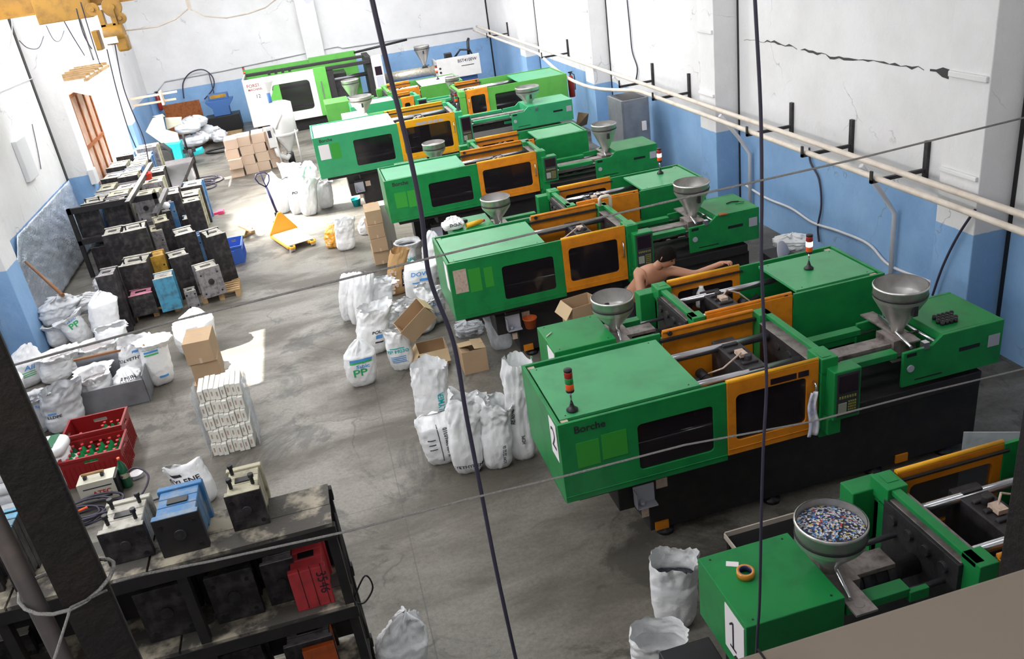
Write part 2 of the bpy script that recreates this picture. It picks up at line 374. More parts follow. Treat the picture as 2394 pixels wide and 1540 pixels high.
def floor_mat():
    m, nt, b = _mat('stained_concrete'); g = nt.nodes.new('ShaderNodeNewGeometry'); P = g.outputs['Position']
    mp = nt.nodes.new('ShaderNodeMapping'); mp.inputs['Scale'].default_value = (.55, 1.3, 1); nt.links.new(P, mp.inputs[0])
    a = _ramp(nt, _noise(nt, mp.outputs[0], .9, 8, .62, .4), .42, .60)
    c = _mix(nt, a, (.205, .188, .160), (.100, .088, .071))
    d = _ramp(nt, _noise(nt, P, .62, 8, .74, .9), .535, .60, (0,0,0,1), (.8,.8,.8,1))
    c = _mix(nt, d, c, (.045, .04, .033))
    e = _ramp(nt, _noise(nt, P, 2.3, 8, .75), .58, .68, (0,0,0,1), (.4,.4,.4,1))
    c = _mix(nt, e, c, (.21, .20, .185))
    f = _ramp(nt, _noise(nt, P, 26, 5, .8), .42, .62, (0,0,0,1), (.38,.38,.38,1))
    c = _mix(nt, f, c, (.05, .047, .04))
    h = _ramp(nt, _noise(nt, P, 9, 7, .8, .5), .60, .66, (0,0,0,1), (.5,.5,.5,1))
    c = _mix(nt, h, c, (.07, .064, .055))
    br = nt.nodes.new('ShaderNodeTexBrick'); br.offset = 0; br.inputs['Scale'].default_value = 1
    br.inputs['Brick Width'].default_value = 60; br.inputs['Row Height'].default_value = 3.4; br.inputs['Mortar Size'].default_value = .006
    br.inputs['Color1'].default_value = (0,0,0,1); br.inputs['Color2'].default_value = (0,0,0,1); br.inputs['Mortar'].default_value = (.6,.6,.6,1)
    nt.links.new(P, br.inputs['Vector'])
    c = _mix(nt, br.outputs['Color'], c, (.07, .065, .06))
    vt = nt.nodes.new('ShaderNodeTexVoronoi'); vt.feature = 'DISTANCE_TO_EDGE'; vt.inputs['Scale'].default_value = .33
    nn = nt.nodes.new('ShaderNodeTexNoise'); nn.inputs['Scale'].default_value = 1.4; nn.inputs['Detail'].default_value = 7; nt.links.new(P, nn.inputs['Vector'])
    wv = nt.nodes.new('ShaderNodeVectorMath'); wv.operation = 'ADD'; nt.links.new(P, wv.inputs[0]); nt.links.new(nn.outputs['Color'], wv.inputs[1]); nt.links.new(wv.outputs[0], vt.inputs['Vector'])
    cr = _ramp(nt, vt.outputs['Distance'], .0, .006, (.7,.7,.7,1), (0,0,0,1))
    cg = nt.nodes.new('ShaderNodeMath'); cg.operation = 'MULTIPLY'; nt.links.new(cr, cg.inputs[0]); nt.links.new(_ramp(nt, _noise(nt, P, .8, 3), .50, .56), cg.inputs[1])
    c = _mix(nt, cg.outputs[0], c, (.04, .036, .03))
    nt.links.new(c, b.inputs['Base Color'])
    rr = nt.nodes.new('ShaderNodeMapRange'); rr.inputs['To Min'].default_value = .36; rr.inputs['To Max'].default_value = .62
    nt.links.new(a, rr.inputs['Value']); nt.links.new(rr.outputs[0], b.inputs['Roughness'])
    bn = nt.nodes.new('ShaderNodeBump'); bn.inputs['Strength'].default_value = .2; bn.inputs['Distance'].default_value = .01
    nt.links.new(_noise(nt, P, 30, 5, .7), bn.inputs['Height']); nt.links.new(bn.outputs[0], b.inputs['Normal'])
    return m
M['floor'] = floor_mat()

# ------------------------------------------------------------------ the hall
XL, XR, YB, YF, ZC = -4.95, 6.5, 30.0, -1.6, 6.5
def struct(name, mb, mt, bevel=0.):
    o = mb.build(name, mt, None, bevel); o['kind'] = 'structure'; return o
b = MB(); b.box(XL-.3, XR+.3, YF-.3, YB+.3, -.2, 0); struct('floor', b, M['floor'])
b = MB(); b.box(XR, XR+.3, YF-.3, YB+.3, 0, ZC); struct('wall_right', b, M['wall'])
b = MB(); b.box(XL-.3, XR+.3, YB, YB+.3, 0, ZC); struct('wall_back', b, M['wall'])
b = MB(); b.box(XL-.3, XR+.3, YF-.3, YF, 0, ZC); struct('wall_front', b, M['wall'])
# left wall with the gate opening and a high window assumed from the sun patch on the floor
G0, G1, GZ = 19.0, 24.0, 3.1
W0, W1, WZ0, WZ1 = 9.55, 11.4, 2.95, 4.08
b = MB()
b.box(XL-.3, XL, YF-.3, W0, 0, ZC); b.box(XL-.3, XL, W0, W1, 0, WZ0); b.box(XL-.3, XL, W0, W1, WZ1, ZC)
b.box(XL-.3, XL, W1, G0, 0, ZC); b.box(XL-.3, XL, G0, G1, GZ, ZC); b.box(XL-.3, XL, G1, YB+.3, 0, ZC)
struct('wall_left', b, M['wall'])
wr = empty('window_1'); wr['kind'] = 'structure'
b = MB()
for (y0, y1, z0, z1) in ((W0, W1, WZ0, WZ0+.05), (W0, W1, WZ1-.05, WZ1), (W0, W0+.05, WZ0, WZ1), (W1-.05, W1, WZ0, WZ1)): b.box(XL-.2, XL-.1, y0, y1, z0, z1)
b.build('window_frame', M['wpipe'], wr)
# roof slab
b = MB(); b.box(XL-.3, XR+.3, YF-.3, YB+.3, ZC, ZC+.2); struct('ceiling', b, M['wall'])
# columns, 5.8 m bays
n = 0
for i, y in enumerate((6.75, 12.35, 18.15, 23.9)):
    b = MB(); b.box(6.1, XR+.02, y, y+.55, 0, ZC); b.box(6.07, 6.12, y+.02, y+.53, 2.9, 2.96); b.box(6.07, 6.12, y+.02, y+.53, 1.95, 2.0)
    n += 1; struct('trim_%d' % n, b, M['wall'], .01)
for i, y in enumerate((6.85, 12.45, 18.3, 24.0)):
    b = MB(); b.box(XL-.02, -4.55, y, y+.55, 0, ZC); n += 1; struct('trim_%d' % n, b, M['wall'], .01)
p = PY(740, 140, YB)
b = MB(); b.box(p.x-.3, p.x+.3, YB-.3, YB+.02, 0, ZC); n += 1; struct('trim_%d' % n, b, M['wall'], .01)
# dark joints where the wall panels meet the columns
b = MB()
for y in (7.3, 12.9, 18.7, 24.45): b.box(XR-.012, XR+.01, y, y+.035, 0, ZC)
for y in (6.70, 12.31, 18.1, 23.86): b.box(XR-.012, XR+.01, y, y+.045, 0, ZC)
for y in (12.38, 18.2, 23.93): b.box(XL-.01, XL+.015, y-.06, y+.06, .3, ZC)
b.box(XR-.05, XR, YB-.02, YB+.01, 0, ZC)
n += 1; struct('trim_%d' % n, b, M['black'])
# horizontal panel joint on the right wall, broken open at its near end
random.seed(3)
b = MB(); pts = []
a0 = PX(1740, 92, 6.5); a1 = PX(2235, 178, 6.5)
N = 46
for i in range(N+1):
    t = i/N; q = a0.lerp(a1, t); q.z += .05*math.sin(t*9)*.5 + random.uniform(-.02, .02); w_ = random.choice((.003, .006, .012, .016)) if i > 6 else .002
    if t > .94: w_ = .05
    pts.append((q.y, q.z, w_))
for i in range(N):
    if random.random() < .12: continue
    y0, z0, w0 = pts[i]; y1, z1, w1 = pts[i+1]
    b.add([(6.494, y0, z0-w0), (6.494, y1, z1-w1), (6.494, y1, z1+w1), (6.494, y0, z0+w0), (6.51, y0, z0), (6.51, y1, z1)], [(0, 1, 2, 3), (0, 4, 5, 1), (3, 2, 5, 4)])
n += 1; struct('trim_%d' % n, b, M['black'])
# mezzanine slab under the viewpoint
b = MB(); b.box(XL, XR, YF, .8, 3.28, 3.4); struct('floor_mezzanine', b, M['floor'])
# yard outside the gate
b = MB(); b.box(-16, XL-.3, 12, 32, -.25, -.05); struct('ground', b, pmat('pale_yard', (.7, .69, .66), .9))

# gate: brown leaf, white frame edge, pale tarpaulin
b = MB(); b.box(-4.66, -4.62, 19.0, 20.85, .03, 2.86)
g = empty('door_1'); g['kind'] = 'structure'
b.build('gate_leaf', M['gate_brown'], g)
b = MB()
for y in (19.0, 19.6, 20.2, 20.78): b.box(-4.62, -4.59, y, y+.07, .03, 2.86)
for z in (.05, 1.75, 2.8): b.box(-4.62, -4.585, 19.0, 20.85, z, z+.07)
b.build('gate_frame', M['rust'], g)
b = MB(); b.box(XL-.05, XL+.05, G0-.08, G0, 0, 3.1, 0); b.box(XL-.02, XL+.05, G0, G1, GZ-.12, GZ); b.build('door_frame', M['white_mach'], g)
def sheet(name, mt, f, nu, nv, parent=None, thick=.006):
    b = MB(); vs = [f(i/nu, j/nv) for j in range(nv+1) for i in range(nu+1)]
    b.add(vs, [(j*(nu+1)+i, j*(nu+1)+i+1, (j+1)*(nu+1)+i+1, (j+1)*(nu+1)+i) for j in range(nv) for i in range(nu)], 0, True)
    o = b.build(name, mt, parent); md = o.modifiers.new('thick', 'SOLIDIFY'); md.thickness = thick; return o
def tarp(u, v):
    y = 22.0+u*2.2; z = .8+v*2.3
    return (XL+.22+.10*noise.noise((u*5, v*2, 1.3))+.12*v*(1-u), y, z + .10*noise.noise((u*3, 5, v)))
tag(sheet('tarpaulin', M['tarp'], tarp, 24, 20), 'white tarpaulin hanging over the far half of the bright gate', 'tarpaulin')
def awn(u, v):
    return (XL+.1+.65*v, 19.2+u*2.6, 3.02-.25*v+.05*noise.noise((u*6, v*2, 4))+.35*u*0)
o = sheet('lath_awning', M['tarp'], awn, 24, 6); tag(o, 'pale sheet awning over the gate with wooden laths', 'awning')
b = MB()
for k in range(6): b.box(XL+.02, XL+.72, 19.25+k*.48, 19.31+k*.48, 3.12, 3.18)
b.box(XL+.68, XL+.74, 19.2, 21.8, 3.06, 3.11)
b.build('laths', M['wood'], o)
# crumpled shiny sheet on the left wall
def foil(u, v):
    y = 13.1+u*5.0; z = .05+v*1.36
    if u < .25: z = .05 + v*(1.36*(.35+.65*u/.25))
    return (XL+.05+.03*abs(noise.noise((u*12+v*5, v*6, 2)))+.02*abs(noise.noise((u*40+v*12, v*14, 5))), y, z)
tag(sheet('foil_sheet', M['foil'], foil, 110, 34), 'crumpled shiny bluish foil sheet covering the lower left wall', 'foil sheet')

# pipes along the right wall on brackets
r = empty('wall_pipe', (0, 0, 0), 0, 'pair of long cream pipes running along the right wall', 'pipe')
for dz, dx, nm in ((0, 0, 'pipe'), (-.09, -.13, 'pipe')):
    b = MB(); pts = []
    for i in range(60):
        y = 4.6+i*(29.6-4.6)/59; sag = 0
        if dx and 15 < y < 21.5: sag = .28*math.sin((y-15)/6.5*PI)
        pts.append((5.98+dx-sag*.3, y, 1.84+dz-sag))
    b.tube(pts, .035, 10); b.build(nm, M['pipe'], r)
bs = []
for (px, py) in ((1855, 300), (1995, 345), (2170, 400), (1615, 215), (1530, 195), (1330, 115), (1190, 80)): bs.append(PX(px, py, 6.5).y)
for k, y in enumerate(bs):
    b = MB(); b.box(5.78, 6.5, y, y+.04, 1.70, 1.74); b.box(6.46, 6.5, y-.01, y+.05, 1.6, 2.05); b.box(5.78, 5.80, y, y+.04, 1.70, 1.84)
    o = b.build('pipe_bracket', M['iron'], r)
for y in (8.4, 11.9, 5.9, 16.5):
    b = MB(); b.tube([(5.95, y, 1.78), (6.25, y+.02, 1.4), (6.44, y, 1.1), (6.44, y, .1)], .03, 8); b.build('drop_pipe', M['wpipe'], r)
# thin conduit on the back wall
b = MB()
pp = [PY(*c, 29.95) for c in ((360, 225), (385, 190), (520, 165), (740, 118), (790, 108), (800, 112), (1105, 65))]
b.tube(pp, .02, 6); tag(b.build('conduit', M['wpipe']), 'thin grey conduit climbing along the back wall above the blue paint', 'conduit')
b = MB()
b.tube(smooth_path([PY(*c, 29.82) for c in ((430, 230), (428, 195), (445, 170), (475, 163), (497, 180), (499, 205), (478, 232))]), .02, 8)
b.tube(smooth_path([PY(*c, 29.8) for c in ((488, 170), (497, 205), (510, 262))]), .016, 6)
tag(b.build('hanging_cable', M['cable']), 'black hose looped in an arch on the blue back wall', 'cable')
# loose wall cables, right wall
def wall_cable(px, mt, label, x=6.47, rad=.014):
    b = MB(); pts = [PX(*c, x) for c in px]; dense = []
    for i in range(len(pts)-1):
        for k in range(6):
            t = k/6; p0 = pts[max(i-1, 0)]; p1 = pts[i]; p2 = pts[i+1]; p3 = pts[min(i+2, len(pts)-1)]
            dense.append(.5*((2*p1) + (p2-p0)*t + (2*p0-5*p1+4*p2-p3)*t*t + (3*p1-p0-3*p2+p3)*t*t*t))
    dense.append(pts[-1]); b.tube(dense, rad, 6)
    tag(b.build('wall_cable', mt), label, 'cable')
wall_cable(((1892, 345), (1895, 380), (1915, 420), (1920, 480), (1912, 530), (1915, 565)), M['cable'], 'dark cable hanging from the wall pipes above the stack light of the second green machine')
wall_cable(((1740, 430), (1790, 462), (1850, 487), (1900, 520), (1960, 540), (2030, 570), (2080, 620), (2180, 660)), M['wpipe'], 'grey cable sagging along the blue wall behind the hopper', rad=.02)
wall_cable(((1466, 0), (1472, 60), (1478, 120), (1490, 160), (1485, 195)), M['cable'], 'thin cable running down the white wall beside the third column')
wall_cable(((2280, 490), (2240, 550), (2205, 620), (2180, 690)), M['cable'], 'black cable falling diagonally across the nearest wall column', x=6.05)
# left wall bits
q = PX(168, 436, -4.85)
o = MB(); o.box(-4.60, -4.50, q.y+.0, q.y+.35, q.z-.2, q.z+.2)
q = PX(60, 372, -4.9)
o = MB(); o.box(XL, XL+.08, q.y-.25, q.y+.3, q.z-.35, q.z+.35); tag(o.build('wall_box', M['wpipe'], None, .01), 'grey metal box fixed high on the white left wall', 'electric box')
q = G(168, 430, 1.45)
o = MB(); o.box(-4.56, -4.44, 18.25, 18.5, 1.2, 1.5); tag(o.build('socket_box', M['wpipe'], None, .01), 'small grey socket box on the left column at the blue paint edge', 'electric box')
for k, pts in enumerate((((0, 150), (25, 110), (28, 60), (20, 0)), ((108, 60), (125, 92), (140, 95), (150, 72)), ((45, 95), (65, 112), (90, 112), (102, 85)), ((0, 215), (60, 190), (130, 165), (200, 160)), ((75, 290), (88, 350), (96, 395)))):
    b = MB(); b.tube(smooth_path([PX(*c, (-4.92, -4.5, -4.5, -4.92, -4.93)[k]) for c in pts]), .008, 6)
    tag(b.build('wall_wire', M['wpipe'] if k in (0, 3) else M['cable']), ('pale hose hanging down the far left wall corner', 'thin wire loop beside the crane beam end', 'thin wire loop on the upper left column', 'pale conduit running up the left wall to the gate', 'dark wire dropping to the foil sheet on the left wall')[k], 'wire')
# steel cabinet by the right wall, fire extinguishers
b = MB(); b.box(0, .55, 0, .75, .1, 1.55); cb = empty('steel_cabinet', (5.6, 15.2, 0), 0, 'tall grey steel cabinet standing by the right wall column', 'cabinet')
b.build('cabinet_body', M['cabinet'], cb, .006)
b = MB(); b.box(.04, .51, -.012, 0, .15, 1.5); b.build('cabinet_door', M['cabinet'], cb, .004)
b = MB(); b.box(.05, .5, .05, .7, 1.55, 1.556); b.build('top_opening', M['black'], cb)
b = MB(); b.box(.38, .46, -.05, -.012, .95, 1.12); b.build('padlock_plate', M['paper'], cb)
b = MB(); b.box(0.02, .53, .02, .73, 0, .1); b.build('plinth', M['dark'], cb)
def extinguisher(loc, label):
    e = empty('fire_extinguisher', loc, 0, label, 'fire extinguisher')
    b = MB(); b.lathe([(0, 0), (.07, 0), (.075, .02), (.075, .40), (.05, .47), (.02, .5), (0, .5)], n=16); b.build('cylinder', M['red_lamp'], e)
    b = MB(); b.cyl((0, 0, .5), (0, 0, .56), .018); b.box(-.05, .05, -.012, .012, .55, .58); b.tube([(.02, 0, .54), (.09, 0, .5), (.1, 0, .35), (.09, 0, .15)], .011, 6); b.build('valve', M['black'], e)
q = PX(1340, 195, 6.05); extinguisher((6.0, q.y, q.z-.3), 'red fire extinguisher on the right wall beyond the machines')
q = PY(372, 243, 29.8); extinguisher((q.x, 29.88, q.z-.2), 'red fire extinguisher hanging in the back left corner')

# ------------------------------------------------------------------ injection moulding machines
def hopper(root, c, rim, rad, neck, fill=None, fill_mat=None, mt=None, cyl=.12):
    # stainless hopper: rolled rim, short cylinder, cone, throat
    h = rim-neck; cz = rim-cyl
    mt = mt or M['stainless']
    b = MB(); x, y = c
    b.lathe([(rad, rim), (rad+.008, rim-.006), (rad+.008, rim-.02), (rad, rim-.026), (rad, cz), (rad-.012, cz-.02), (.055, neck+.08), (.045, neck), (.035, neck)], (x, y, 0), 36)
    b.lathe([(rad-.004, rim), (rad-.006, cz), (rad-.02, cz-.02), (.04, neck+.09)], (x, y, 0), 36, 1)
    ho = b.build('hopper', [mt, M['stain_in']], root)
    b = MB(); b.lathe([(rad+.003, cz+.045), (rad+.006, cz+.04), (rad+.006, cz+.03), (rad+.003, cz+.025)], (x, y, 0), 36)
    b.cyl((x, y, neck-.1), (x, y, neck+.02), .06, 16); b.box(x-.09, x+.09, y-.09, y+.09, neck-.03, neck)
    b.cyl((x+.05, y-.05, neck+.02), (x+.13, y-.1, neck+.05), .01); b.box(x-.02, x+.02, y-rad*.98, y-rad*.8, cz-.1, cz-.01)
    b.build('hopper_throat', M['iron'], ho)
    if fill is not None:
        z = rim-fill; rr = (rad-.008) if z > cz else max(.03, (rad-.02)*(z-neck)/(cz-neck))
        b = MB(); b.lathe([(rr, 0), (rr*.7, .012), (rr*.35, .02), (.001, .022)], (x, y, z), 32)
        f = b.build('plastic_pellets', fill_mat or M['white_pellets'], ho); f['kind'] = 'stuff'
    return ho
def beacon(root, loc, on=False, h=.30):
    x, y, z = loc; bo = MB()
    bo.lathe([(0, 0), (.045, 0), (.045, .012), (.022, .03), (.012, .06), (.012, .07), (0, .07)], (x, y, z), 16); s = bo.build('stack_light', M['black'], root)
    bo = MB(); bo.cyl((x, y, z+.06), (x, y, z+.17), .008); bo.build('pole', M['steel'], s)
    z0 = z+.16
    for k, (mt, nm) in enumerate(((M['black'], 'lamp_base'), (M['orange_lamp'], 'orange_lamp'), (M['lit_lamp'] if on else M['green_lamp'], 'green_lamp'), (M['red_lamp'], 'red_lamp'), (M['black'], 'lamp_cap'))):
        hh = .02 if k in (0, 4) else .05
        bo = MB(); bo.lathe([(0, 0), (.03, 0), (.032, .004), (.032, hh-.004), (.03, hh), (0, hh)], (x, y, z0), 18); bo.build(nm, mt, s); z0 += hh
    return s

def machine(name, loc, label, W=1.03, zt=1.49, zb=.79, L1=1.34, L2=2.11, hx=3.2, hz=1.69, hr=.215, hood=(3.02, 3.97), hoodz=1.31, rot=False, flip=False,
            number=None, pap=None, brand=None, patches=None, green='green', door='orange', lid='green_lid_lit', fill=None, fmat=None, lamp=None, lampon=False, lid_len=None,
            stickers='sticker', win=True, hoodflat=False, rail=True, ctrl=True, doorwin=True, hood_w=(.18, .82), lidm=None, gap_lid=True, hcyl=.12, hm=None):
    r = empty(name, loc, PI if rot else 0, label, 'injection moulding machine')
    if flip: r.scale = (-1, 1, 1)
    gm, om, lm = M[green], M[door], M[lid]; LE = lid_len or L1-.17
    hw0, hw1 = hood_w[0]*W, hood_w[1]*W; cy = W/2
    END = hood[1]
    # base
    b = MB(); b.box(.75, END-.1, .26, W-.2, .08, zb-.06); b.box(.12, L2-.05, .08, W-.08, zb-.07, zb+.02); b.box(L2, END-.15, .2, W-.12, zb-.06, zb+.06)
    b.box(.5, .78, .28, W-.25, .35, .6); b.box(.62, .8, .2, .3, .38, .66)
    base = b.build('base_frame', M['dark'], r, .008)
    b = MB()
    for x in (.9, 1.9, 2.9, END-.35):
        for y in (.32, W-.26): b.lathe([(0, 0), (.075, 0), (.075, .035), (.025, .04), (.025, .1), (0, .1)], (x, y, 0), 16)
    build_split(b, 'foot_pad', M['black'], base)
    b = MB(); b.box(.79, .91, .245, .26, .08, .16); b.box(END-.9, END-.78, .245, .26, .08, .16); build_split(b, 'orange_mark', M['orange'], base)
    b = MB(); b.box(.60, .78, .12, .20, .44, .452); b.box(.60, .608, .12, .20, .44, .60); b.box(.60, .78, .193, .2, .44, .62); b.cyl((.66, .16, .452), (.66, .16, .49), .02)
    build_split(b, 'socket_tray', M['sticker'], base)
    b = MB(); b.box(.82, .92, .25, .26, .5, .6); b.box(.66, .72, .19, .2, .30, .38); build_split(b, 'notice_label', M['paper_old'], base)
    # guards of the clamp end
    b = MB(); b.slab(0, L1, zb, zt, 0, .028, 0, (L1*.455, L1*.915, zb+.125, zt-.165) if win else None, .035)
    b.box(.0, L1, -.005, .002, zb+.05, zb+.056); b.box(0, .028, .028, W-.028, zb, zt); 
    b.build('side_panel', gm, r, .003)
    if win:
        b = MB(); b.slab(L1*.455-.01, L1*.915+.01, zb+.115, zt-.155, .010, .016); b.build('window_pane', M['glass'], r)
    b = MB(); b.box(0, L1-.1, W-.028, W, zb, zt); b.build('rear_panel', gm, r, .003)
    b = MB(); y0 = .085 if gap_lid else .03
    b.box(.042, LE, y0, W-.09, zt-.035, zt-.010); b.box(.042, LE, W-.09, W-.085, zt-.05, zt-.010)
    lo = b.build('lid', lm, r, .004)
    b = MB()
    for x in (.1, LE-.08):
        for y in (y0+.04, W-.12): b.cyl((x, y, zt-.011), (x, y, zt-.007), .006, 8)
    b.build('lid_screws', M['black'], lo)
    if lid_len is None and lidm is None:
        b = MB(); b.box(.042, .10, .03, .085, zt-.06, zt-.018); b.box(.042, .10, W-.085, W-.03, zt-.06, zt-.018); build_split(b, 'lid_bracket', M['paper_old'], lo)
    # safety door, front and rear
    b = MB(); b.slab(L1, L2, zb+.05, zt, -.012, .022, 0, (L1+.07, L2-.10, zb+.17, zt-.12) if doorwin else None, .04)
    b.box(L1, L2, -.016, -.01, zb+.10, zb+.105)
    dr = b.build('safety_door', om, r, .004)
    if doorwin:
        b = MB(); b.slab(L1+.06, L2-.09, zb+.16, zt-.11, .0, .006); b.build('door_pane', M['glass'], dr)
    if rail:
        b = MB(); b.cyl((L1-.0, .005, zt+.008), (L2, .005, zt+.008), .016, 10); b.build('door_top_rail', M['yellow'], dr)
    hxx = L2-.045
    b = MB(); b.tube([(hxx, -.012, zt-.36), (hxx, -.05, zt-.35), (hxx, -.055, zt-.28), (hxx, -.055, zt-.24), (hxx, -.05, zt-.18), (hxx, -.012, zt-.17)], .009, 8); b.build('door_handle', M['steel'], dr)
    b = MB()
    x = L1+.36
    for wd in (.22, .09, .09, .09):
        if x+wd < L2-.02: b.box(x, x+wd, -.0145, -.012, zt-.105, zt-.055)
        x += wd+.015
    if b.v: build_split(b, 'warning_sticker', M[stickers], dr)
    b = MB(); b.box(L1-.08, L2, W-.022, W+.005, zb+.10, zt); b.cyl((L1-.08, W-.02, zt+.01), (L2, W-.02, zt+.01), .016, 10)
    rd = b.build('rear_door', om, r, .004)
    b = MB(); b.box(L2-.16, L2-.04, W+.005, W+.008, zt-.12, zt-.06); build_split(b, 'warning_sticker', M['screen'], rd)
    b = MB(); b.box(L1-.12, L2+.02, W-.07, W-.04, zt-.07, zt-.045); b.box(L1-.02, L2, .03, .05, zt-.05, zt-.035); b.cyl((L1-.02, W-.05, zt-.01), (L1-.02, W+.0, zt-.01), .022); build_split(b, 'guide_rail', M['dark'], r)
    # clamp
    for y in (.26*W, .745*W):
        for z in (zb+.17, zt-.13):
            b = MB(); b.cyl((.3, y, z), (L2+.07, y, z), .036*W, 16); build_split(b, 'tie_bar', M['steel'], r)
    mx = L1+.30*(L2-L1)/.77
    b = MB(); b.box(mx, mx+.2, .17*W, .84*W, zb+.04, zt-.11)
    for k in range(5): b.box(mx+.03, mx+.17, (.24+.11*k)*W, (.28+.11*k)*W, zt-.115, zt-.09)
    b.cyl((mx+.1, .4*W, zt-.12), (mx+.1, .4*W, zt-.05), .03); b.build('moving_platen', M['iron'], r, .008)
    b = MB(); b.box(mx+.06, mx+.13, .45*W, .55*W, zt-.10, zt-.07); b.tube([(mx+.1, .5*W, zt-.08), (mx+.02, .42*W, zt-.05), (mx-.12, .4*W, zt-.12), (mx-.2, .5*W, zt-.2)], .008, 6); b.build('junction_block', M['paper_old'], r)
    b = MB()
    for y in (.34, .47, .60):
        b.box(L1-.12, mx, y*W, (y+.06)*W, zb+.25, zb+.36); b.cyl((L1-.05, y*W, zb+.42), (mx-.05, (y+.06)*W, zb+.3), .03)
        b.cyl((mx-.18, (y-.02)*W, zb+.40), (mx-.18, (y+.1)*W, zb+.40), .045)
    b.box(.15, .3, .17*W, .84*W, zb+.04, zt-.13); b.cyl((.3, .5*W, zb+.3), (L1-.1, .5*W, zb+.3), .06)
    build_split(b, 'toggle_link', M['iron'], r)
    b = MB(); b.box(L2+.01, L2+.16, .14*W, .88*W, zb-.04, zt-.07)
    for k in range(4): b.cyl((L2-.0, (.25+.17*k)*W, zt-.16), (L2+.18, (.25+.17*k)*W, zt-.16), .035)
    b.box(L2-.0, L2+.14, .15*W, .87*W, zt-.07, zt-.064, 1); b.build('stationary_platen', [M['iron'], M['plate']], r, .006)
    b = MB(); b.box(L2+.07, L2+.13, .16*W, W-.02, zt-.035, zt); b.box(L2+.01, L2+.13, W-.13, W+.01, zb+.1, zt+.0)
    build_split(b, 'platen_cross_beam', gm, r, .005)
    # operator column and control panel
    b = MB(); b.box(L2+.015, L2+.155, -.03, .17*W, zt-.12, zt+.01); b.box(L2+.015, L2+.14, -.025, .05, zb+.08, zt-.12); b.box(L2+.03, L2+.14, .0, .15, zb-.02, zt-.15)
    col = b.build('operator_column', gm, r, .006)
    b = MB(); b.box(L2+.035, L2+.115, 0, .1*W, zt+.01, zt+.014); b.build('cap_plate', gm, col, .002)
    if ctrl:
        b = MB(); c0, c1, cz0, cz1 = L2+.06, L2+.295, zb+.20, zt-.07; b.box(c0, c1, -.13, .01, cz0, cz1)
        cp = b.build('control_panel', gm, r, .008)
        b = MB(); b.box(c0+.025, c1-.02, -.136, -.129, cz0+.03, cz1-.02); b.build('fascia', M['keypad'], cp)
        b = MB(); b.box(c0+.04, c1-.035, -.140, -.135, cz0+.24, cz1-.04); b.build('screen', M['screen'], cp)
        b = MB(); b.box(c0+.04, c0+.11, -.140, -.135, cz0+.06, cz0+.15); b.build('pale_pad', M['display'], cp)
        b = MB()
        for i in range(4):
            for j in range(5): b.box(c0+.125+i*.018, c0+.137+i*.018, -.140, -.135, cz0+.05+j*.024, cz0+.064+j*.024)
        for i in range(7): b.box(c0+.045+i*.022, c0+.058+i*.022, -.140, -.135, cz0+.19, cz0+.21)
        b.build('keypad', M['keys'], cp)
        b = MB(); b.box(c0-.02, c0+.09, -.1, .0, zb+.06, cz0); b.build('panel_support', gm, cp)
    # injection unit
    ix0 = L2+.36; ix1 = hood[0]; bz = hoodz-.13
    b = MB(); b.box(ix0-.02, hx-.08, cy-.09, cy+.06, bz-.02, bz+.012); b.box(ix0-.02, hx-.1, cy-.085, cy-.075, bz-.12, bz-.02)
    bc = b.build('barrel_cover', M['plate'], r, .004)
    b = MB(); b.cyl((L2+.16, cy, bz-.1), (hx, cy, bz-.1), .06, 16); b.cyl((L2+.1, cy, bz-.1), (L2+.2, cy, bz-.1), .035, 16)
    for k in range(4): b.cyl((L2+.3+k*.16, cy, bz-.1), (L2+.38+k*.16, cy, bz-.1), .075, 16)
    b.build('barrel', M['iron'], r)
    b = MB()
    for y in (cy-.27*W, cy+.16*W+.05): b.box(ix0+.05, ix1-.02, y, y+.09, bz-.02, bz+.035)
    b.box(L2+.3, ix0+.06, cy+.3*W, cy+.34*W, bz-.05, bz+.02)
    build_split(b, 'slide_cover', gm, r, .004)
    b = MB()
    for y in (cy-.27*W+.045, cy+.16*W+.095): b.cyl((L2+.14, y, bz-.03), (hx, y, bz-.03), .018, 12)
    build_split(b, 'slide_rod', M['steel'], r)
    b = MB(); b.box(hx-.06, hx+.07, cy-.2*W, cy+.42*W, bz+.045, bz+.06); b.cyl((hx+.01, cy+.34*W, bz+.06), (hx+.01, cy+.34*W, bz+.063), .03, 14)
    b.box(hx-.12, hx+.1, cy-.12, cy+.12, bz-.16, bz+.045)
    b.build('hopper_plate', M['plate'], r, .004)
    b = MB(); b.cyl((hx-.1, cy-.30*W, bz+.075), (hx+.04, cy+.3*W, bz+.075), .012); b.cyl((hx+.14, cy-.28*W, bz+.06), (hx+.14, cy+.2*W, bz+.06), .014); b.box(hx+.0, hx+.05, cy-.33*W, cy-.28*W, bz+.04, bz+.1)
    build_split(b, 'hopper_slide_rod', M['steel'], r)
    # housing
    h0, h1 = hood; hh = hoodz
    if hoodflat:
        poly = [(h0, bz-.30), (h1, bz-.30), (h1, hh), (h0, hh)]
        b = MB(); b.prism(poly, hw0, hw1)
    else:
        poly = [(h0, bz-.28), (h1, bz-.28), (h1, hh), (h0+.36, hh), (h0+.27, hh-.075), (h0, hh-.085)]
        b = MB(); b.prism(poly, hw0, hw0+.03); b.prism(poly, hw1-.03, hw1)
        b.box(h0+.36, h1, hw0+.03, hw1-.03, bz-.28, hh-.001)
    hd = b.build('injection_housing', M[hm] if hm else gm, r, .006)
    b = MB()
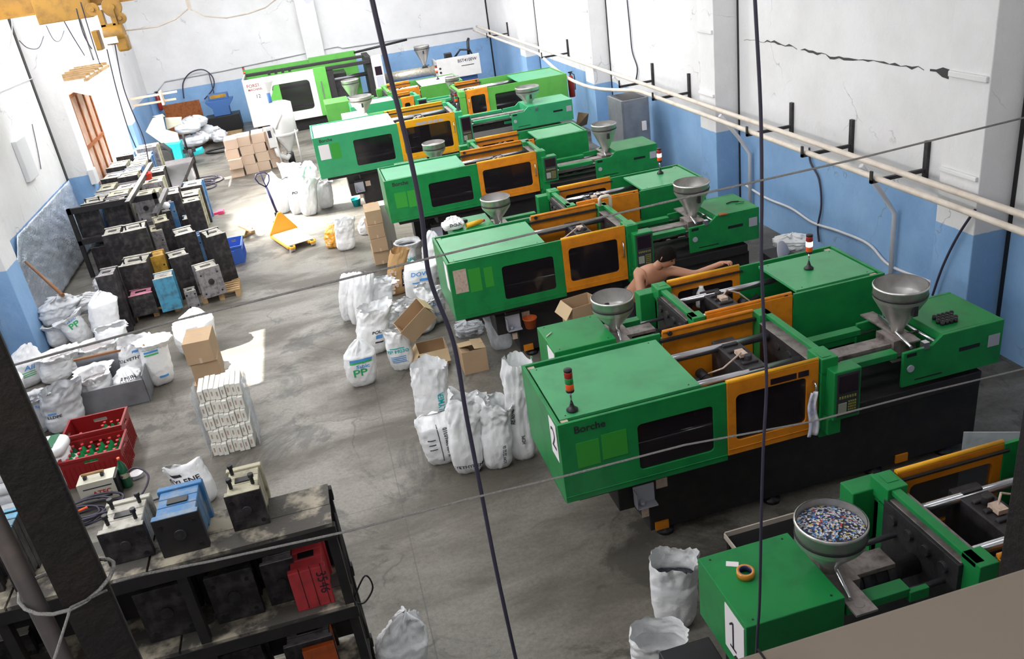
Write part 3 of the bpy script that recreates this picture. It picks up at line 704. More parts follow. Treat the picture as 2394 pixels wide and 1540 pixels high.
    if not hoodflat:
        b.box(h1-.42, h1-.22, hw0-.002, hw0+.002, hh-.20, hh-.165); b.box(h0+.03, h0+.12, hw0-.003, hw0, hh-.13, hh-.10)
        b.box(h0+.12, h0+.38, hw0-.003, hw0, bz-.235, bz-.225)
        b.build('slot', M['black'], hd)
        b = MB(); b.cyl((h0+.07, hw0-.012, hh-.24), (h0+.07, hw0, hh-.24), .032, 16); b.build('gauge', M['sticker'], hd)
        b = MB(); b.box(h1-.14, h1-.03, hw0-.003, hw0, hh-.23, hh-.12); b.build('housing_sticker', M['sticker'], hd)
    else:
        for x in (h0+.06, h1-.06):
            for y in (hw0+.04, hw1-.04): b.cyl((x, y, hh), (x, y, hh+.003), .006, 8)
        b.build('lid_screws', M['black'], hd)
    if hopper_on and hr: hopper(r, (hx, cy), hz, hr, bz+.03, fill, fmat, cyl=hcyl)
    # paper notices, numbers, lettering
    if number:
        txt, where = number
        if where == 'end': fn0 = lambda x, y, o=0: (-.003-o, .15+x*-1, zt-.19+y)
        if where == 'end':
            b = MB(); b.box(-.004, 0, .06, .24, zt-.36, zt-.04); pn = b.build('number_sheet', M['paper'], r)
            if txt:
                b = MB(); text_on(b, txt, .26, lambda x, y: (-.0055, .15-x, zt-.20+y), 0, 0); b.build('number', M['ink'], pn)
        if where == 'hood':
            b = MB(); b.box(h1, h1+.004, hw1-.235, hw1-.02, hh-.34, hh-.03); pn = b.build('number_sheet', M['paper'], r)
            b = MB(); fnh = lambda x, y: (h1+.0055, hw1-.14+x, hh-.19+y)
            if txt == '1':
                for (u0, u1, v0, v1) in ((-.008, .008, -.095, .095), (-.035, .035, -.10, -.085)): b.add([fnh(u0, v0), fnh(u1, v0), fnh(u1, v1), fnh(u0, v1)], [(0, 1, 2, 3)])
                b.add([fnh(-.008, .095), fnh(-.04, .06), fnh(-.04, .045), fnh(-.008, .075)], [(0, 1, 2, 3)])
            elif txt: text_on(b, txt, .27, fnh, 0, 0)
            if b.v: b.build('number', M['ink'], pn)
    if pap:
        for (x0, x1, z0, z1, mt) in pap:
            b = MB(); b.box(x0, x1, -.003, 0, z0, z1); b.build('notice_sheet', M[mt], r)
    if brand:
        b = MB(); text_on(b, brand, .085, lambda x, y: (.24+x, -.003, zt-.075+y), 0, .02); b.build('maker_lettering', M['iron'], r)
    if lamp: beacon(r, lamp, lampon)
    return r

hopper_on = True
IM = 'injection_moulding_machine'
L = dict(hoodz=1.31)
m2 = machine(IM, (1.21, 5.10, 0), 'nearest full green injection moulding machine, numbered 2, with orange door', number=('2', 'end'), brand='Borche', pap=((.12, .3, 1.08, 1.3, 'patch'), (.32, .52, 1.1, 1.32, 'patch')),
             lamp=(.17, .17, 1.485), hx=3.2, stickers='screen')
m4 = machine(IM, (1.07, 8.83, 0), 'green injection moulding machine with a brownish notice on its left side panel', number=('', 'end'), pap=((.05, .2, 1.12, 1.4, 'paper_old'), (.22, .36, 1.1, 1.38, 'patch'), (.40, .5, 1.12, 1.36, 'patch')), hx=3.2, hood=(3.0, 3.93), stickers='orange')
m6 = machine(IM, (.81, 12.72, 0), 'third green injection moulding machine behind the carton column, dark lettering on panel', W=.93, zt=1.55, zb=.88, L1=1.46, L2=2.41, hx=3.72, hz=1.69, hr=.2, hood=(3.42, 4.5), hood_w=(.16, .84), hoodz=1.28, brand='Borche', pap=((.12, .3, 1.1, 1.34, 'patch'), (.32, .52, 1.08, 1.34, 'patch')), stickers='orange', lid='teal')  # pale lid colour carries the glare on the green paint
m8 = machine(IM, (-.11, 16.5, 0), 'large pale green moulding machine with bright yellow door and glare-whitened top lid', W=1.42, zt=1.65, zb=.86, L1=1.63, L2=2.76, hx=4.45, hz=1.78, hr=.24, hood=(3.95, 5.25), hood_w=(.2, .72), hoodz=1.45, brand='Borche', green='teal', door='yellow', lid='white_mach',
             pap=((.08, .28, 1.22, 1.5, 'paper'), (.3, .48, 1.2, 1.5, 'patch')), lid_len=1.6, lamp=(2.86, .12, 1.66))  # lid coloured white to stand for blown-out glare
# the machines set the other way round: injection end towards the aisle
R = dict(W=.86, zt=1.45, zb=.80, L1=1.03, L2=1.80, hr=.19, hoodflat=True, hood_w=(.165, .835), hoodz=1.36, rot=True, win=False, hcyl=.13)
r1 = machine(IM, (4.78, 3.29+.43, 0), 'green machine in the lower right corner with number 1 on its end', number=('1', 'hood'), hx=2.53, hz=1.64, hood=(2.62, 3.20), fill=.05, fmat=M['regrind'], **R)
r3 = machine(IM, (4.78, 6.745+.43, 0), 'green machine right behind machine 2, empty hopper by the aisle', number=('', 'hood'), hx=2.52, hz=1.64, hood=(2.61, 3.19), fill=.16, lamp=(.50, .40, 1.445), lampon=True, **R)
r5 = machine(IM, (4.82, 10.53+.43, 0), 'green machine with bags and a yellow bottle on its aisle end', hx=2.77, hz=1.64, hood=(2.88, 3.42), fill=.10, lamp=(.38, .25, 1.445), lampon=True, **R)
R7 = dict(R); R7['zt'] = 1.47
r7 = machine(IM, (4.46, 14.28+.43, 0), 'green machine in the middle of the row, hopper rim showing before the yellow door', hx=2.6, hz=1.66, hood=(2.72, 3.3), fill=.06, **R7)
r9 = machine(IM, (5.73, 18.95, 0), 'big green machine with a narrow orange door beside its window panel', W=1.3, zt=1.6, zb=.92, L1=1.86, L2=2.36, hx=4.62, hz=1.8, hr=.25, hood=(4.55, 5.1), hoodflat=True, hoodz=1.42, flip=True, ctrl=False, green='lime', lid='teal', lid_len=1.1, hm='white_mach')  # pale lid and white housing carry glare in their colour
m10 = machine(IM, (.9, 20.6, 0), 'small pale machine with green box end and little orange door near the back', W=.75, zt=1.42, zb=.8, L1=1.2, L2=1.5, hx=2.55, hz=1.66, hr=.17, hood=(2.75, 3.4), hoodz=1.3, green='teal', lid='white_mach', win=False)
r11 = machine(IM, (3.85, 23.1, 0), 'machine with a glare-whitened lid just in front of the white machine', W=1.3, zt=1.42, zb=.8, L1=1.2, L2=1.8, hx=2.75, hz=1.8, hr=.22, hood=(2.9, 3.5), hoodz=1.36, green='lime', lid='white_mach', rot=True, win=False, hoodflat=True, lamp=(.5, .5, 1.41), lampon=True)  # white lid colour stands for glare on a green lid
# orange rail pieces stay with their doors; the goose-neck pipes on the fourth machine
b = MB(); x, y, z = 2.13, .88, 1.5; b.tube([(x, y, z), (x, y, z+.09), (x+.02, y, z+.11), (x+.12, y, z+.11), (x+.14, y, z+.09), (x+.14, y, z-.1)], .022, 8); b.build('gooseneck_pipe', M['pipe'], m4)

# white machine against the back wall
def white_machine():
    r = empty(IM, (-1.75, 26.5, 0), 0, 'white injection moulding machine numbered 12 along the back wall', 'injection moulding machine')
    b = MB(); b.slab(0, 2.05, .36, 1.73, 0, .04, 0, (.78, 1.88, .62, 1.46), .1); b.box(0, .04, .04, 1.5, .36, 1.73); b.build('side_panel', M['white_mach'], r, .01)
    b = MB(); b.prism([(.62, 1.0), (.86, 1.44), (1.0, 1.46), (1.0, .6), (.8, .62)], -.012, 0.02); b.build('green_corner_panel', M['lime'], r)
    b = MB(); b.rrect(.92, 1.88, .62, 1.46, .012, .02, .1); b.build('window_pane', M['glass'], r)
    b = MB(); b.box(0.05, 2.05, 1.46, 1.5, .36, 1.85); b.box(2.0, 3.45, 1.4, 1.5, .5, 1.9); b.build('rear_panel', M['lime'], r)
    b = MB(); b.slab(2.05, 2.42, .36, 1.75, -.01, .04); b.build('sliding_door', M['lime'], r, .01)
    b = MB(); b.box(2.20, 2.23, -.03, -.01, .85, 1.35); b.build('door_handle', M['steel'], r)
    b = MB(); b.box(.1, 5.4, .25, 1.35, .0, .34); b.box(2.42, 2.62, .02, .12, .34, 1.7); b.box(2.42, 3.75, 0.0, .1, .34, .5); b.box(2.42, 3.75, 0.0, .1, 1.62, 1.72); b.box(3.62, 3.8, .1, 1.4, .34, 1.8)
    b.box(.1, 3.6, .55, .7, 1.74, 1.82); build_split(b, 'machine_frame', M['dark'], r, .01)
    for z in (.7, 1.3):
        b = MB(); b.cyl((.3, .35, z), (3.7, .35, z), .06, 14); build_split(b, 'tie_bar', M['steel'], r)
    b = MB(); b.box(2.62, 3.0, .3, 1.2, .55, 1.45); b.build('moving_platen', M['iron'], r, .01)
    b = MB(); b.box(3.78, 4.10, -.04, .25, .55, 1.80); cp = b.build('control_panel', M['white_mach'], r, .02)
    b = MB(); b.box(3.84, 4.04, -.05, -.04, 1.25, 1.5); b.build('screen', M['screen'], cp)
    b = MB(); b.box(3.84, 4.04, -.05, -.04, .9, 1.22); b.build('keypad', M['sticker'], cp)
    b = MB(); b.box(3.92, 4.22, -.25, .35, .36, .7); b.build('console', M['white_mach'], cp, .02)
    b = MB(); b.cyl((4.1, .8, 1.0), (5.75, .8, 1.0), .15, 18); b.build('barrel_wrap', M['alu'], r)
    b = MB(); b.box(4.0, 7.0, .4, 1.2, .3, .75); b.build('injection_base', M['blue_paint'], r, .01)
    b = MB(); b.box(5.75, 7.1, .2, .26, .75, 1.36); b.box(5.75, 5.8, .26, 1.2, .75, 1.3); b.box(5.8, 7.1, .26, 1.2, .75, 1.0)
    hs = b.build('injection_housing', M['white_mach'], r, .01)
    b = MB(); text_on(b, 'BST4100W', .13, lambda x, y: (6.7+x, .195, 1.22+y*1.0)); b.box(6.5, 6.9, .195, .2, 1.06, 1.08)
    for k in range(3): b.cyl((5.83, .19, .85+k*.12), (5.83, .2, .85+k*.12), .035, 14)
    b.build('housing_lettering', M['iron'], hs)
    b = MB(); b.cyl((6.1, .7, 1.0), (6.7, .7, 1.15), .14, 16); b.cyl((6.3, .5, 1.1), (6.3, .9, 1.4), .06, 12); b.tube([(6.4, .6, 1.3), (6.6, .6, 1.5), (6.9, .6, 1.45), (7.0, .6, 1.2)], .03, 8); b.box(6.1, 6.3, .5, .8, 1.15, 1.45); b.tube([(6.85, .7, 1.1), (6.9, .7, 1.7), (6.95, .8, 1.75)], .045, 8); b.build('hydraulic_block', M['black'], r)
    hopper(r, (5.45, .8), 1.78, .24, 1.15, .05, M['white_pellets'])
    b = MB(); text_on(b, 'FORSTAR', .13, lambda x, y: (.36+x, -.004, 1.54+y)); text_on(b, 'MACHINERY', .09, lambda x, y: (.36+x, -.004, 1.43+y)); b.build('maker_lettering', M['red_sticker'], r)
    b = MB(); b.box(.26, .44, -.003, 0, 1.12, 1.34); pn = b.build('number_sheet', M['paper'], r)
    b = MB(); text_on(b, '12', .15, lambda x, y: (.35+x, -.005, 1.23+y)); b.build('number', M['ink'], pn)
    beacon(r, (.12, .12, 1.73))
    b = MB(); b.cyl((3.4, 1.2, 1.86), (5.1, 1.25, 1.98), .035, 8); b.build('ejector_bar', M['black'], r)
    for k in range(4):
        b = MB(); b.box(.75+.2*k, .83+.2*k, .25, .33, 1.73, 1.86); b.build('valve_block', M['dark'], r)
    return r
white_machine()

# ------------------------------------------------------------------ sacks of granules
def sack_fn(w, d, h, full, style, seed, lean, amp, tilt, flare=1.0):
    def fn(a, t, push=0.):
        ca, sa = math.cos(a), math.sin(a)
        if t <= full:
            u = t/full; bw = .86+.16*math.sin(min(1, u*1.15)*PI*.55); bd = .88+.2*math.sin(u*PI*.8); e = 3.2
            if u < .22: bw *= .74+.26*(u/.22)**.6; bd *= .74+.26*(u/.22)**.6
            ww, dd = w*bw, d*bd
        else:
            u = (t-full)/(1-full); e = 2.4; w0 = w*(.86+.16*math.sin(PI*.55)); d0 = d*(.88+.2*math.sin(PI*.8))
            if style == 'flat': ww = w0*(1-.02*u); dd = d0*(1-u)**.8+.012
            elif style == 'gather': ww = w0*((1-u)**.7*.86+.12); dd = d0*((1-u)**.7*.8+.12)
            elif style == 'open': ww = w0*(1+.03*u*flare); dd = d0*(1+.04*u*flare)
            elif style == 'slump': ww = w0*(1+.10*u*flare); dd = d0*(1-.25*u)
            else: ww, dd = w0, d0
        r = (abs(ca)**e + abs(sa)**e)**(-1/e)
        x = ww/2*ca*r; y = dd/2*sa*r; z = h*t
        k = max(0, (t-full)/(1-full)) if full < 1 else 0
        A = amp*(.35+.75*k)
        n1 = noise.noise((ca*2.2+seed, sa*2.2, t*3.5+seed)); n2 = noise.noise((ca*6+seed, sa*6, t*9))
        n3 = noise.noise((ca*13+seed, sa*13, t*5))
        r1 = abs(noise.noise((ca*3.3+seed, sa*3.3, t*5+2)))-.2; r2 = abs(noise.noise((ca*8+seed, sa*8, t*10+5)))-.2; r3 = abs(noise.noise((ca*17+seed, sa*17, t*4)))-.2
        off = A*(n1*.8+n2*.3+r1*1.3+r2*.8+r3*.2*k)
        x += off*ca; y += off*sa
        z += h*k*(.10*noise.noise((ca*1.3+seed*2, sa*1.3, 7.7)) + .02*noise.noise((ca*3+seed*2, sa*3, 3)))
        if style == 'rolled' and t > .84:
            q = (t-.84)/.16; rr = .045*math.sin(q*PI*1.15)
            x *= 1+rr/ (w*.5)*1.2+ .12*q; y *= 1+rr/(d*.5)*1.2+.12*q; z = h*.84 + .035*math.sin(q*PI) - .07*q*q
        if style == 'slump': z -= h*.16*k*k*(1+.5*ca)
        x += lean[0]*t*t*h; y += lean[1]*t*t*h
        if push:
            L = math.hypot(ca, sa); x += push*ca; y += push*sa
        return Vector((x, y, z))
    return fn
def sack(c, h, w, d, label, style='flat', full=.6, mt='film', lean=(0, 0), amp=.036, seed=0, fill=None, prints=(), rz=0., cat='bag', group=None, name='plastic_sack', tilt=None, nt=36, na=60, inner=True):
    fn = sack_fn(w, d, h, full, style, seed, lean, amp, tilt)
    r = empty(name, c, rz, label, cat, group) 
    if tilt: r.rotation_euler = (tilt[0], tilt[1], rz)
    b = MB(); vs = []
    for j in range(nt+1):
        for i in range(na): vs.append(fn(2*PI*i/na, j/nt))
    fs = [(j*na+i, j*na+(i+1) % na, (j+1)*na+(i+1) % na, (j+1)*na+i) for j in range(nt) for i in range(na)]
    fs.append(tuple(range(na-1, -1, -1)))
    if style in ('flat', 'gather'): fs.append(tuple(range(nt*na, nt*na+na)))
    b.add(vs, fs, 0, True)
    body = b.build('sack_body', M[mt], r)
    if fill:
        b = MB(); t = full*.98; ring = [fn(2*PI*i/na, t) for i in range(na)]; cc = sum(ring, Vector())/na
        vs = [cc+(v-cc)*.97 for v in ring]+[cc+(v-cc)*.5+Vector((0, 0, .02)) for v in ring]+[cc+Vector((0, 0, .03))]
        b.add(vs, [(i, (i+1) % na, na+(i+1) % na, na+i) for i in range(na)]+[(na+i, na+(i+1) % na, 2*na) for i in range(na)], 0, True)
        f = b.build('granules', M[fill], r); f['kind'] = 'stuff'
    a_cam = math.atan2(-c[1], -c[0]) - rz
    for pr in prints:
        txt, mtn, size, t0, da = pr[:5]; a0 = a_cam+da; vert = len(pr) > 5
        b = MB(); rad = (w+d)*.25
        def place(x, y):
            if vert: x, y = -y, x
            return fn(a0+x/rad, max(.02, min(.98, t0+y/h)), .007)
        if txt.startswith('#'):      # printed band / block: #widthxheight
            bw, bh = [float(q) for q in txt[1:].split('x')]
            nx = max(2, int(bw/.02)); ny = max(1, int(bh/.03)); vv = [place(-bw/2+bw*i/nx, -bh/2+bh*j/ny) for j in range(ny+1) for i in range(nx+1)]
            b.add(vv, [(j*(nx+1)+i, j*(nx+1)+i+1, (j+1)*(nx+1)+i+1, (j+1)*(nx+1)+i) for j in range(ny) for i in range(nx)], 0, True)
        else: text_on(b, txt, size, place, 0, .02)
        b.build('print', M[mtn], r)
    return r
_sn = [0]
def psack(pb, pt, w, d, label, zb=0., **k):
    # stand a sack where its foot and its top edge are seen
    _sn[0] += 1; w *= .9; d *= .86; f = G(pb[0], pb[1], zb); u = Vector((f.x, f.y, 0)).normalized(); c = f + u*d*.5
    h = max(.2, HT(c, *pt)-zb)
    if 'rz' not in k: k['rz'] = math.atan2(u.y, u.x)-PI/2
    k.setdefault('seed', _sn[0]*1.37)
    # lean sideways so that the top arrives above the image point
    q = PY(pt[0], pt[1], c.y); right = Vector((u.y, -u.x, 0)); dx = (q-c).dot(right); k.setdefault('lean', (max(-.35, min(.35, dx/h)), 0))
    return sack(c, h, w, d, label, **k)
PPB = (('PP', 'green_ink', .13, .36, -.1), ('#.20x.03', 'blue_ink', 0, .64, 0), ('#.20x.022', 'green_ink', 0, .59, 0), ('Sabic', 'blue_ink', .06, .5, .1))
PE = lambda t=.5, da=.1, s=.055: (('POLYETHYLENE', 'ink', s, t, da), ('#.22x.012', 'blue_ink', 0, t-.07, da), ('#.10x.03', 'ink', 0, t+.1, da))
# beside machine 2
g = 'white sacks standing at the corner of machine 2'
psack((1022, 1012), (1003, 850), .40, .26, 'tall white sack with turquoise print, back left of the sacks at machine 2', style='open', full=.55, group=g, prints=(('POLYMER', 'teal_paint', .07, .42, .5, 1),))
psack((1040, 1090), (1010, 968), .40, .28, 'white sack with black vertical lettering, front left of the sacks at machine 2', style='flat', full=.8, group=g, prints=(('Y-120 20010310', 'ink', .05, .5, .45, 1), ('#.006x.42', 'ink', 0, .5, 0.05), ('#.06x.01', 'ink', 0, .6, -.35), ('#.05x.01', 'ink', 0, .5, -.35), ('#.06x.01', 'ink', 0, .4, -.35)))
psack((1100, 1113), (1092, 893), .36, .30, 'tall white sack standing foremost under the hanging dark cable', style='slump', full=.42, group=g, amp=.04, prints=(('POLYETHYLENE', 'ink', .05, .12, -.2),))
psack((1170, 1102), (1158, 905), .34, .28, 'tall white sack between the foremost sack and the green machine corner', style='slump', full=.45, group=g, amp=.04, prints=(('LOW 22 52 03', 'ink', .035, .22, .4, 1),))
psack((1228, 1080), (1212, 842), .30, .24, 'tallest white sack touching the green end of machine 2', style='open', full=.4, group=g, amp=.035, prints=(('REXENE', 'ink', .05, .5, -.5, 1), ('HDPE', 'ink', .04, .25, .1, 1)))
# heap between the brown notice machine and the cartons
g = 'white sacks crowded in the aisle by the brown notice machine'
psack((818, 752), (815, 640), .24, .2, 'leftmost tall white folded sack of the crowd by the brown notice machine', style='flat', full=.9, group=g)
psack((838, 760), (838, 642), .24, .2, 'second tall white folded sack at the left edge of the crowd', style='flat', full=.88, group=g)
psack((860, 778), (850, 640), .28, .22, 'third white folded sack behind the round full sack', style='flat', full=.85, group=g)
psack((895, 760), (885, 632), .42, .3, 'open white sack at the back of the crowd beside the brown paper bag', style='slump', full=.6, amp=.05, group=g)
psack((880, 832), (878, 712), .45, .38, 'round full white sack with black print behind the green and blue PP sack', style='open', full=.66, amp=.045, group=g, prints=(('POLY', 'ink', .055, .52, .25), ('#.07x.05', 'blue_ink', 0, .42, .3), ('#.09x.02', 'ink', 0, .3, .3)))
psack((918, 792), (905, 700), .5, .36, 'crumpled open white sack in the middle of the crowd', style='slump', full=.55, amp=.07, group=g, fill='white_pellets')
psack((985, 785), (965, 690), .50, .40, 'crumpled clear topped sack next to the tipped carton', style='slump', full=.55, amp=.07, group=g, fill='white_pellets')
psack((945, 868), (925, 758), .34, .26, 'narrow white sack with turquoise lettering leaning beside the tipped carton', style='slump', full=.7, amp=.035, group=g, prints=(('#.14x.012', 'teal_paint', 0, .55, -.2), ('PP H030', 'teal_paint', .06, .48, -.2), ('#.15x.01', 'blue_ink', 0, .36, -.2), ('#.15x.01', 'blue_ink', 0, .32, -.2), ('#.15x.01', 'blue_ink', 0, .28, -.2), ('#.15x.01', 'blue_ink', 0, .24, -.2)))
psack((853, 905), (838, 795), .42, .28, 'white PP sack with blue and green stripes standing in front of the crowd', style='gather', full=.72, amp=.03, group=g, prints=PPB)
psack((1020, 760), (1000, 655), .36, .3, 'see-through sack with blue print leaning on the end of the brown notice machine', style='slump', full=.6, amp=.05, group=g, prints=(('#.16x.01', 'blue_ink', 0, .3, .2), ('#.16x.01', 'blue_ink', 0, .26, .2), ('HDPE', 'blue_ink', .06, .5, .2)))
psack((990, 715), (985, 610), .52, .4, 'big white sack with violet blue print right of the brown paper bag', style='flat', full=.93, amp=.03, group=g, prints=(('DOW', 'blue_ink', .08, .80, -.1), ('#.12x.04', 'blue_ink', 0, .66, .2), ('#.08x.02', 'blue_ink', 0, .6, -.3)))
psack((955, 640), (952, 553), .34, .3, 'white sack of black granules behind the brown paper bag', style='rolled', full=.78, amp=.02, group=g, fill='black_pellets', prints=(('LDPE', 'teal_paint', .09, .4, .2),))
psack((1016, 655), (1012, 542), .32, .24, 'white sack squeezed between the brown notice machine and the bag strewn machine end', style='gather', full=.7, amp=.04, group=g)
# brown paper bag
br = psack((932, 690), (935, 583), .30, .18, 'brown paper bag printed with nuts standing open among the sacks', style='open', full=.35, mt='kraft', amp=.012, name='paper_bag', prints=(('#.05x.26', 'ink', 0, .38, .75), ('SANTRO', 'paper', .05, .38, .80, 1)))
b = MB(); random.seed(5)
for k in range(26):
    x, z = random.gauss(-.06, .035), random.uniform(.06, .42); b.cyl((x, -.096, z), (x, -.108, z+.003), random.uniform(.014, .026), 7)
b.build('nut_picture', M['paper_old'], br)
# by the yellow door machine and the pallet truck
g = 'bright white sacks standing at the end of the yellow door machine'
for k, (pb, pt, w, d, lab, st, fu) in enumerate((
    ((648, 478), (632, 404), .34, .3, 'bright white sack right behind the black pallet truck handle', 'gather', .75),
    ((665, 500), (668, 415), .36, .3, 'bright white sack just right of the pallet truck handle', 'flat', .8),
    ((700, 502), (695, 392), .36, .3, 'bright white sack with a grey word, second in the row at the yellow door machine', 'flat', .8),
    ((728, 505), (722, 398), .40, .32, 'full white sack folded at the middle, foremost at the yellow door machine', 'slump', .6),
    ((765, 488), (752, 405), .38, .32, 'white sack leaning under the corner of the yellow door machine', 'slump', .6),
    ((690, 440), (672, 372), .5, .4, 'large bright white sack below the tall drying hopper', 'slump', .6),
    ((725, 440), (720, 378), .45, .4, 'white sack with green mark close to the end of the yellow door machine', 'gather', .7))):
    psack(pb, pt, w, d, lab, style=st, full=fu, group=g, prints=(('POLY', 'ink', .07, .5, .1),) if k == 2 else (('#.05x.05', 'dkgreen_ink', 0, .8, .3),) if k == 6 else ())
psack((812, 586), (806, 512), .36, .22, 'white sack standing before the bag of orange parts', style='open', full=.35)
ob = psack((784, 580), (781, 527), .34, .26, 'clear bag full of orange plastic parts behind a white sack', style='gather', full=.8, mt='orange_bits', amp=.07, name='parts_bag')
psack((858, 550), (850, 508), .3, .24, 'small white sack tucked behind the carton column', style='gather', full=.55, amp=.05)
# by the mould pile, far end
g = 'white sacks lit by the gate beyond the mould pile'
for k, (pb, pt, lab) in enumerate((((415, 436), (395, 384), 'leftmost white sack at the far end of the mould pile'), ((428, 440), (412, 382), 'middle white sack at the far end of the mould pile'), ((447, 436), (428, 380), 'right white sack with faint green print at the far end of the mould pile'))):
    psack(pb, pt, .34, .34, lab, style='flat', full=.8, group=g)
psack((440, 468), (430, 432), .45, .34, 'slumped white sack lying before the three sacks by the gate', style='gather', full=.7, group=g, amp=.06)
# left corner heap
g = 'white and grey sacks heaped by the left wall'
psack((258, 790), (240, 682), .44, .34, 'tall bright white sack at the right of the heap next to the black moulds', style='gather', full=.8, group=g, amp=.05, zb=.15)
psack((275, 830), (255, 752), .45, .38, 'white PP sack under the tall bright sack', style='slump', full=.8, group=g, prints=(('PP', 'green_ink', .12, .5, .4),))
psack((206, 806), (178, 722), .36, .30, 'white PP sack with green and blue print tilted in the heap', style='rolled', full=.78, group=g, tilt=(-.12, -.32), prints=(('PP', 'green_ink', .12, .62, .2), ('Sabic', 'blue_ink', .06, .78, .2), ('#.2x.008', 'green_ink', 0, .86, .2)), lean=(0, 0))
psack((145, 812), (128, 745), .34, .32, 'grey white sack with rolled rim at the left of the heap', style='rolled', full=.7, group=g, amp=.03, mt='film', fill='white_pellets')
psack((150, 760), (135, 690), .6, .4, 'empty crumpled sacks piled on top of the left heap', style='gather', full=.7, group=g, amp=.12, mt='film2', zb=.3)
psack((205, 735), (190, 690), .7, .4, 'grey sack lying across the heap under the brown stick', style='gather', full=.7, group=g, amp=.1, mt='film2', zb=.3)
psack((70, 908), (62, 805), .52, .36, 'white sack with green and blue writing against the blue gate panel', style='gather', full=.62, group=g, amp=.04, prints=(('#.14x.01', 'green_ink', 0, .42, .1), ('#.16x.01', 'green_ink', 0, .37, .1), ('#.16x.01', 'green_ink', 0, .32, .1), ('Ali', 'blue_ink', .09, .52, .2)))
psack((140, 895), (138, 815), .46, .36, 'open white sack with a wide floppy rim in front of the left heap', style='rolled', full=.66, group=g, amp=.05, fill='white_pellets')
psack((195, 868), (190, 822), .6, .44, 'white sack lying open with a boxed R printed on it', style='gather', full=.75, group=g, amp=.05, prints=(('#.07x.07', 'ink', 0, .35, .5), ('R', 'paper', .07, .35, .5)))
psack((235, 855), (230, 795), .5, .42, 'white sack with wide open rim behind the grey bin', style='rolled', full=.7, group=g, amp=.04, fill='white_pellets')
psack((330, 902), (312, 792), .42, .34, 'tall white POLYETHYLENE sack behind the corner of the grey bin', style='open', full=.5, group=g, amp=.035, prints=(('POLYETHYLENE', 'ink', .055, .66, .0), ('#.06x.03', 'blue_ink', 0, .8, .0)))
psack((385, 902), (352, 778), .38, .32, 'tall white sack with blue and green stripe in front of the POLYETHYLENE sack', style='rolled', full=.74, group=g, amp=.035, prints=(('#.14x.025', 'blue_ink', 0, .72, -.25), ('#.14x.02', 'green_ink', 0, .67, -.25), ('#.2x.006', 'green_ink', 0, .76, -.25), ('#.10x.03', 'blue_ink', 0, .2, .2)))
psack((96, 1018), (70, 915), .34, .30, 'grey bucket like sack with floppy cover at the left frame edge', style='rolled', full=.7, group=g, amp=.05, mt='film2', prints=(('Sabic', 'blue_ink', .05, .7, .5),))
psack((165, 1010), (140, 902), .48, .36, 'grey open sack leaning left of the grey bin', style='open', full=.4, group=g, amp=.04, mt='film2', prints=(('LLDPE', 'ink', .05, .46, -.5), ('#.08x.02', 'blue_ink', 0, .54, -.6)))
psack((38, 958), (22, 868), .36, .3, 'white PP sack with broad green print at the left picture edge', style='gather', full=.8, group=g, amp=.04, prints=PPB)
psack((12, 1010), (0, 905), .45, .36, 'grey sack half cut off by the left picture edge', style='gather', full=.8, group=g, amp=.06, mt='film2')
psack((8, 930), (5, 840), .4, .36, 'white sack behind the PP sack at the left picture edge', style='gather', full=.8, group=g, amp=.06)
psack((250, 690), (240, 645), .34, .4, 'dirty grey sack pushed under the foil covered wall', style='gather', full=.8, group=g, amp=.07, mt='film2')
# the big one by the tower and the two by the bench
psack((470, 832), (448, 726), .60, .48, 'huge glowing white sack behind the tall carton column', style='gather', full=.75, amp=.05)
psack((478, 1185), (425, 1085), .38, .26, 'white POLYETHYLENE sack bent over behind the blue mould on the rack', style='flat', full=.55, amp=.02, prints=(('THYLENE', 'ink', .07, .70, -.55), ('#.10x.03', 'ink', 0, .84, -.7), ('#.22x.012', 'blue_ink', 0, .62, -.5)))
psack((955, 1600), (950, 1432), .40, .34, 'white sack at the bottom edge right of the mould rack', style='gather', full=.6, amp=.06)
psack((1580, 1480), (1575, 1305), .36, .30, 'translucent white sack of dark granules beside machine 1', style='open', full=.68, amp=.025, fill='black_pellets')
psack((1545, 1600), (1540, 1478), .42, .36, 'wide open white sack at the bottom edge below machine 1', style='open', full=.5, amp=.02)
psack((1850, 590), (1850, 552), .5, .35, 'pale crumpled bag in the gap behind the brown notice machine by the blue wall', style='gather', full=.7, amp=.08, zb=.45)
psack((1100, 790), (1090, 752), .40, .30, 'grey see-through bag with scraps on the floor under the brown notice machine', style='gather', full=.7, amp=.09, mt='clear')
psack((1175, 820), (1150, 735), .30, .2, 'tall clear film sack leaning under the front of the brown notice machine', style='flat', full=.3, amp=.03, mt='clear')
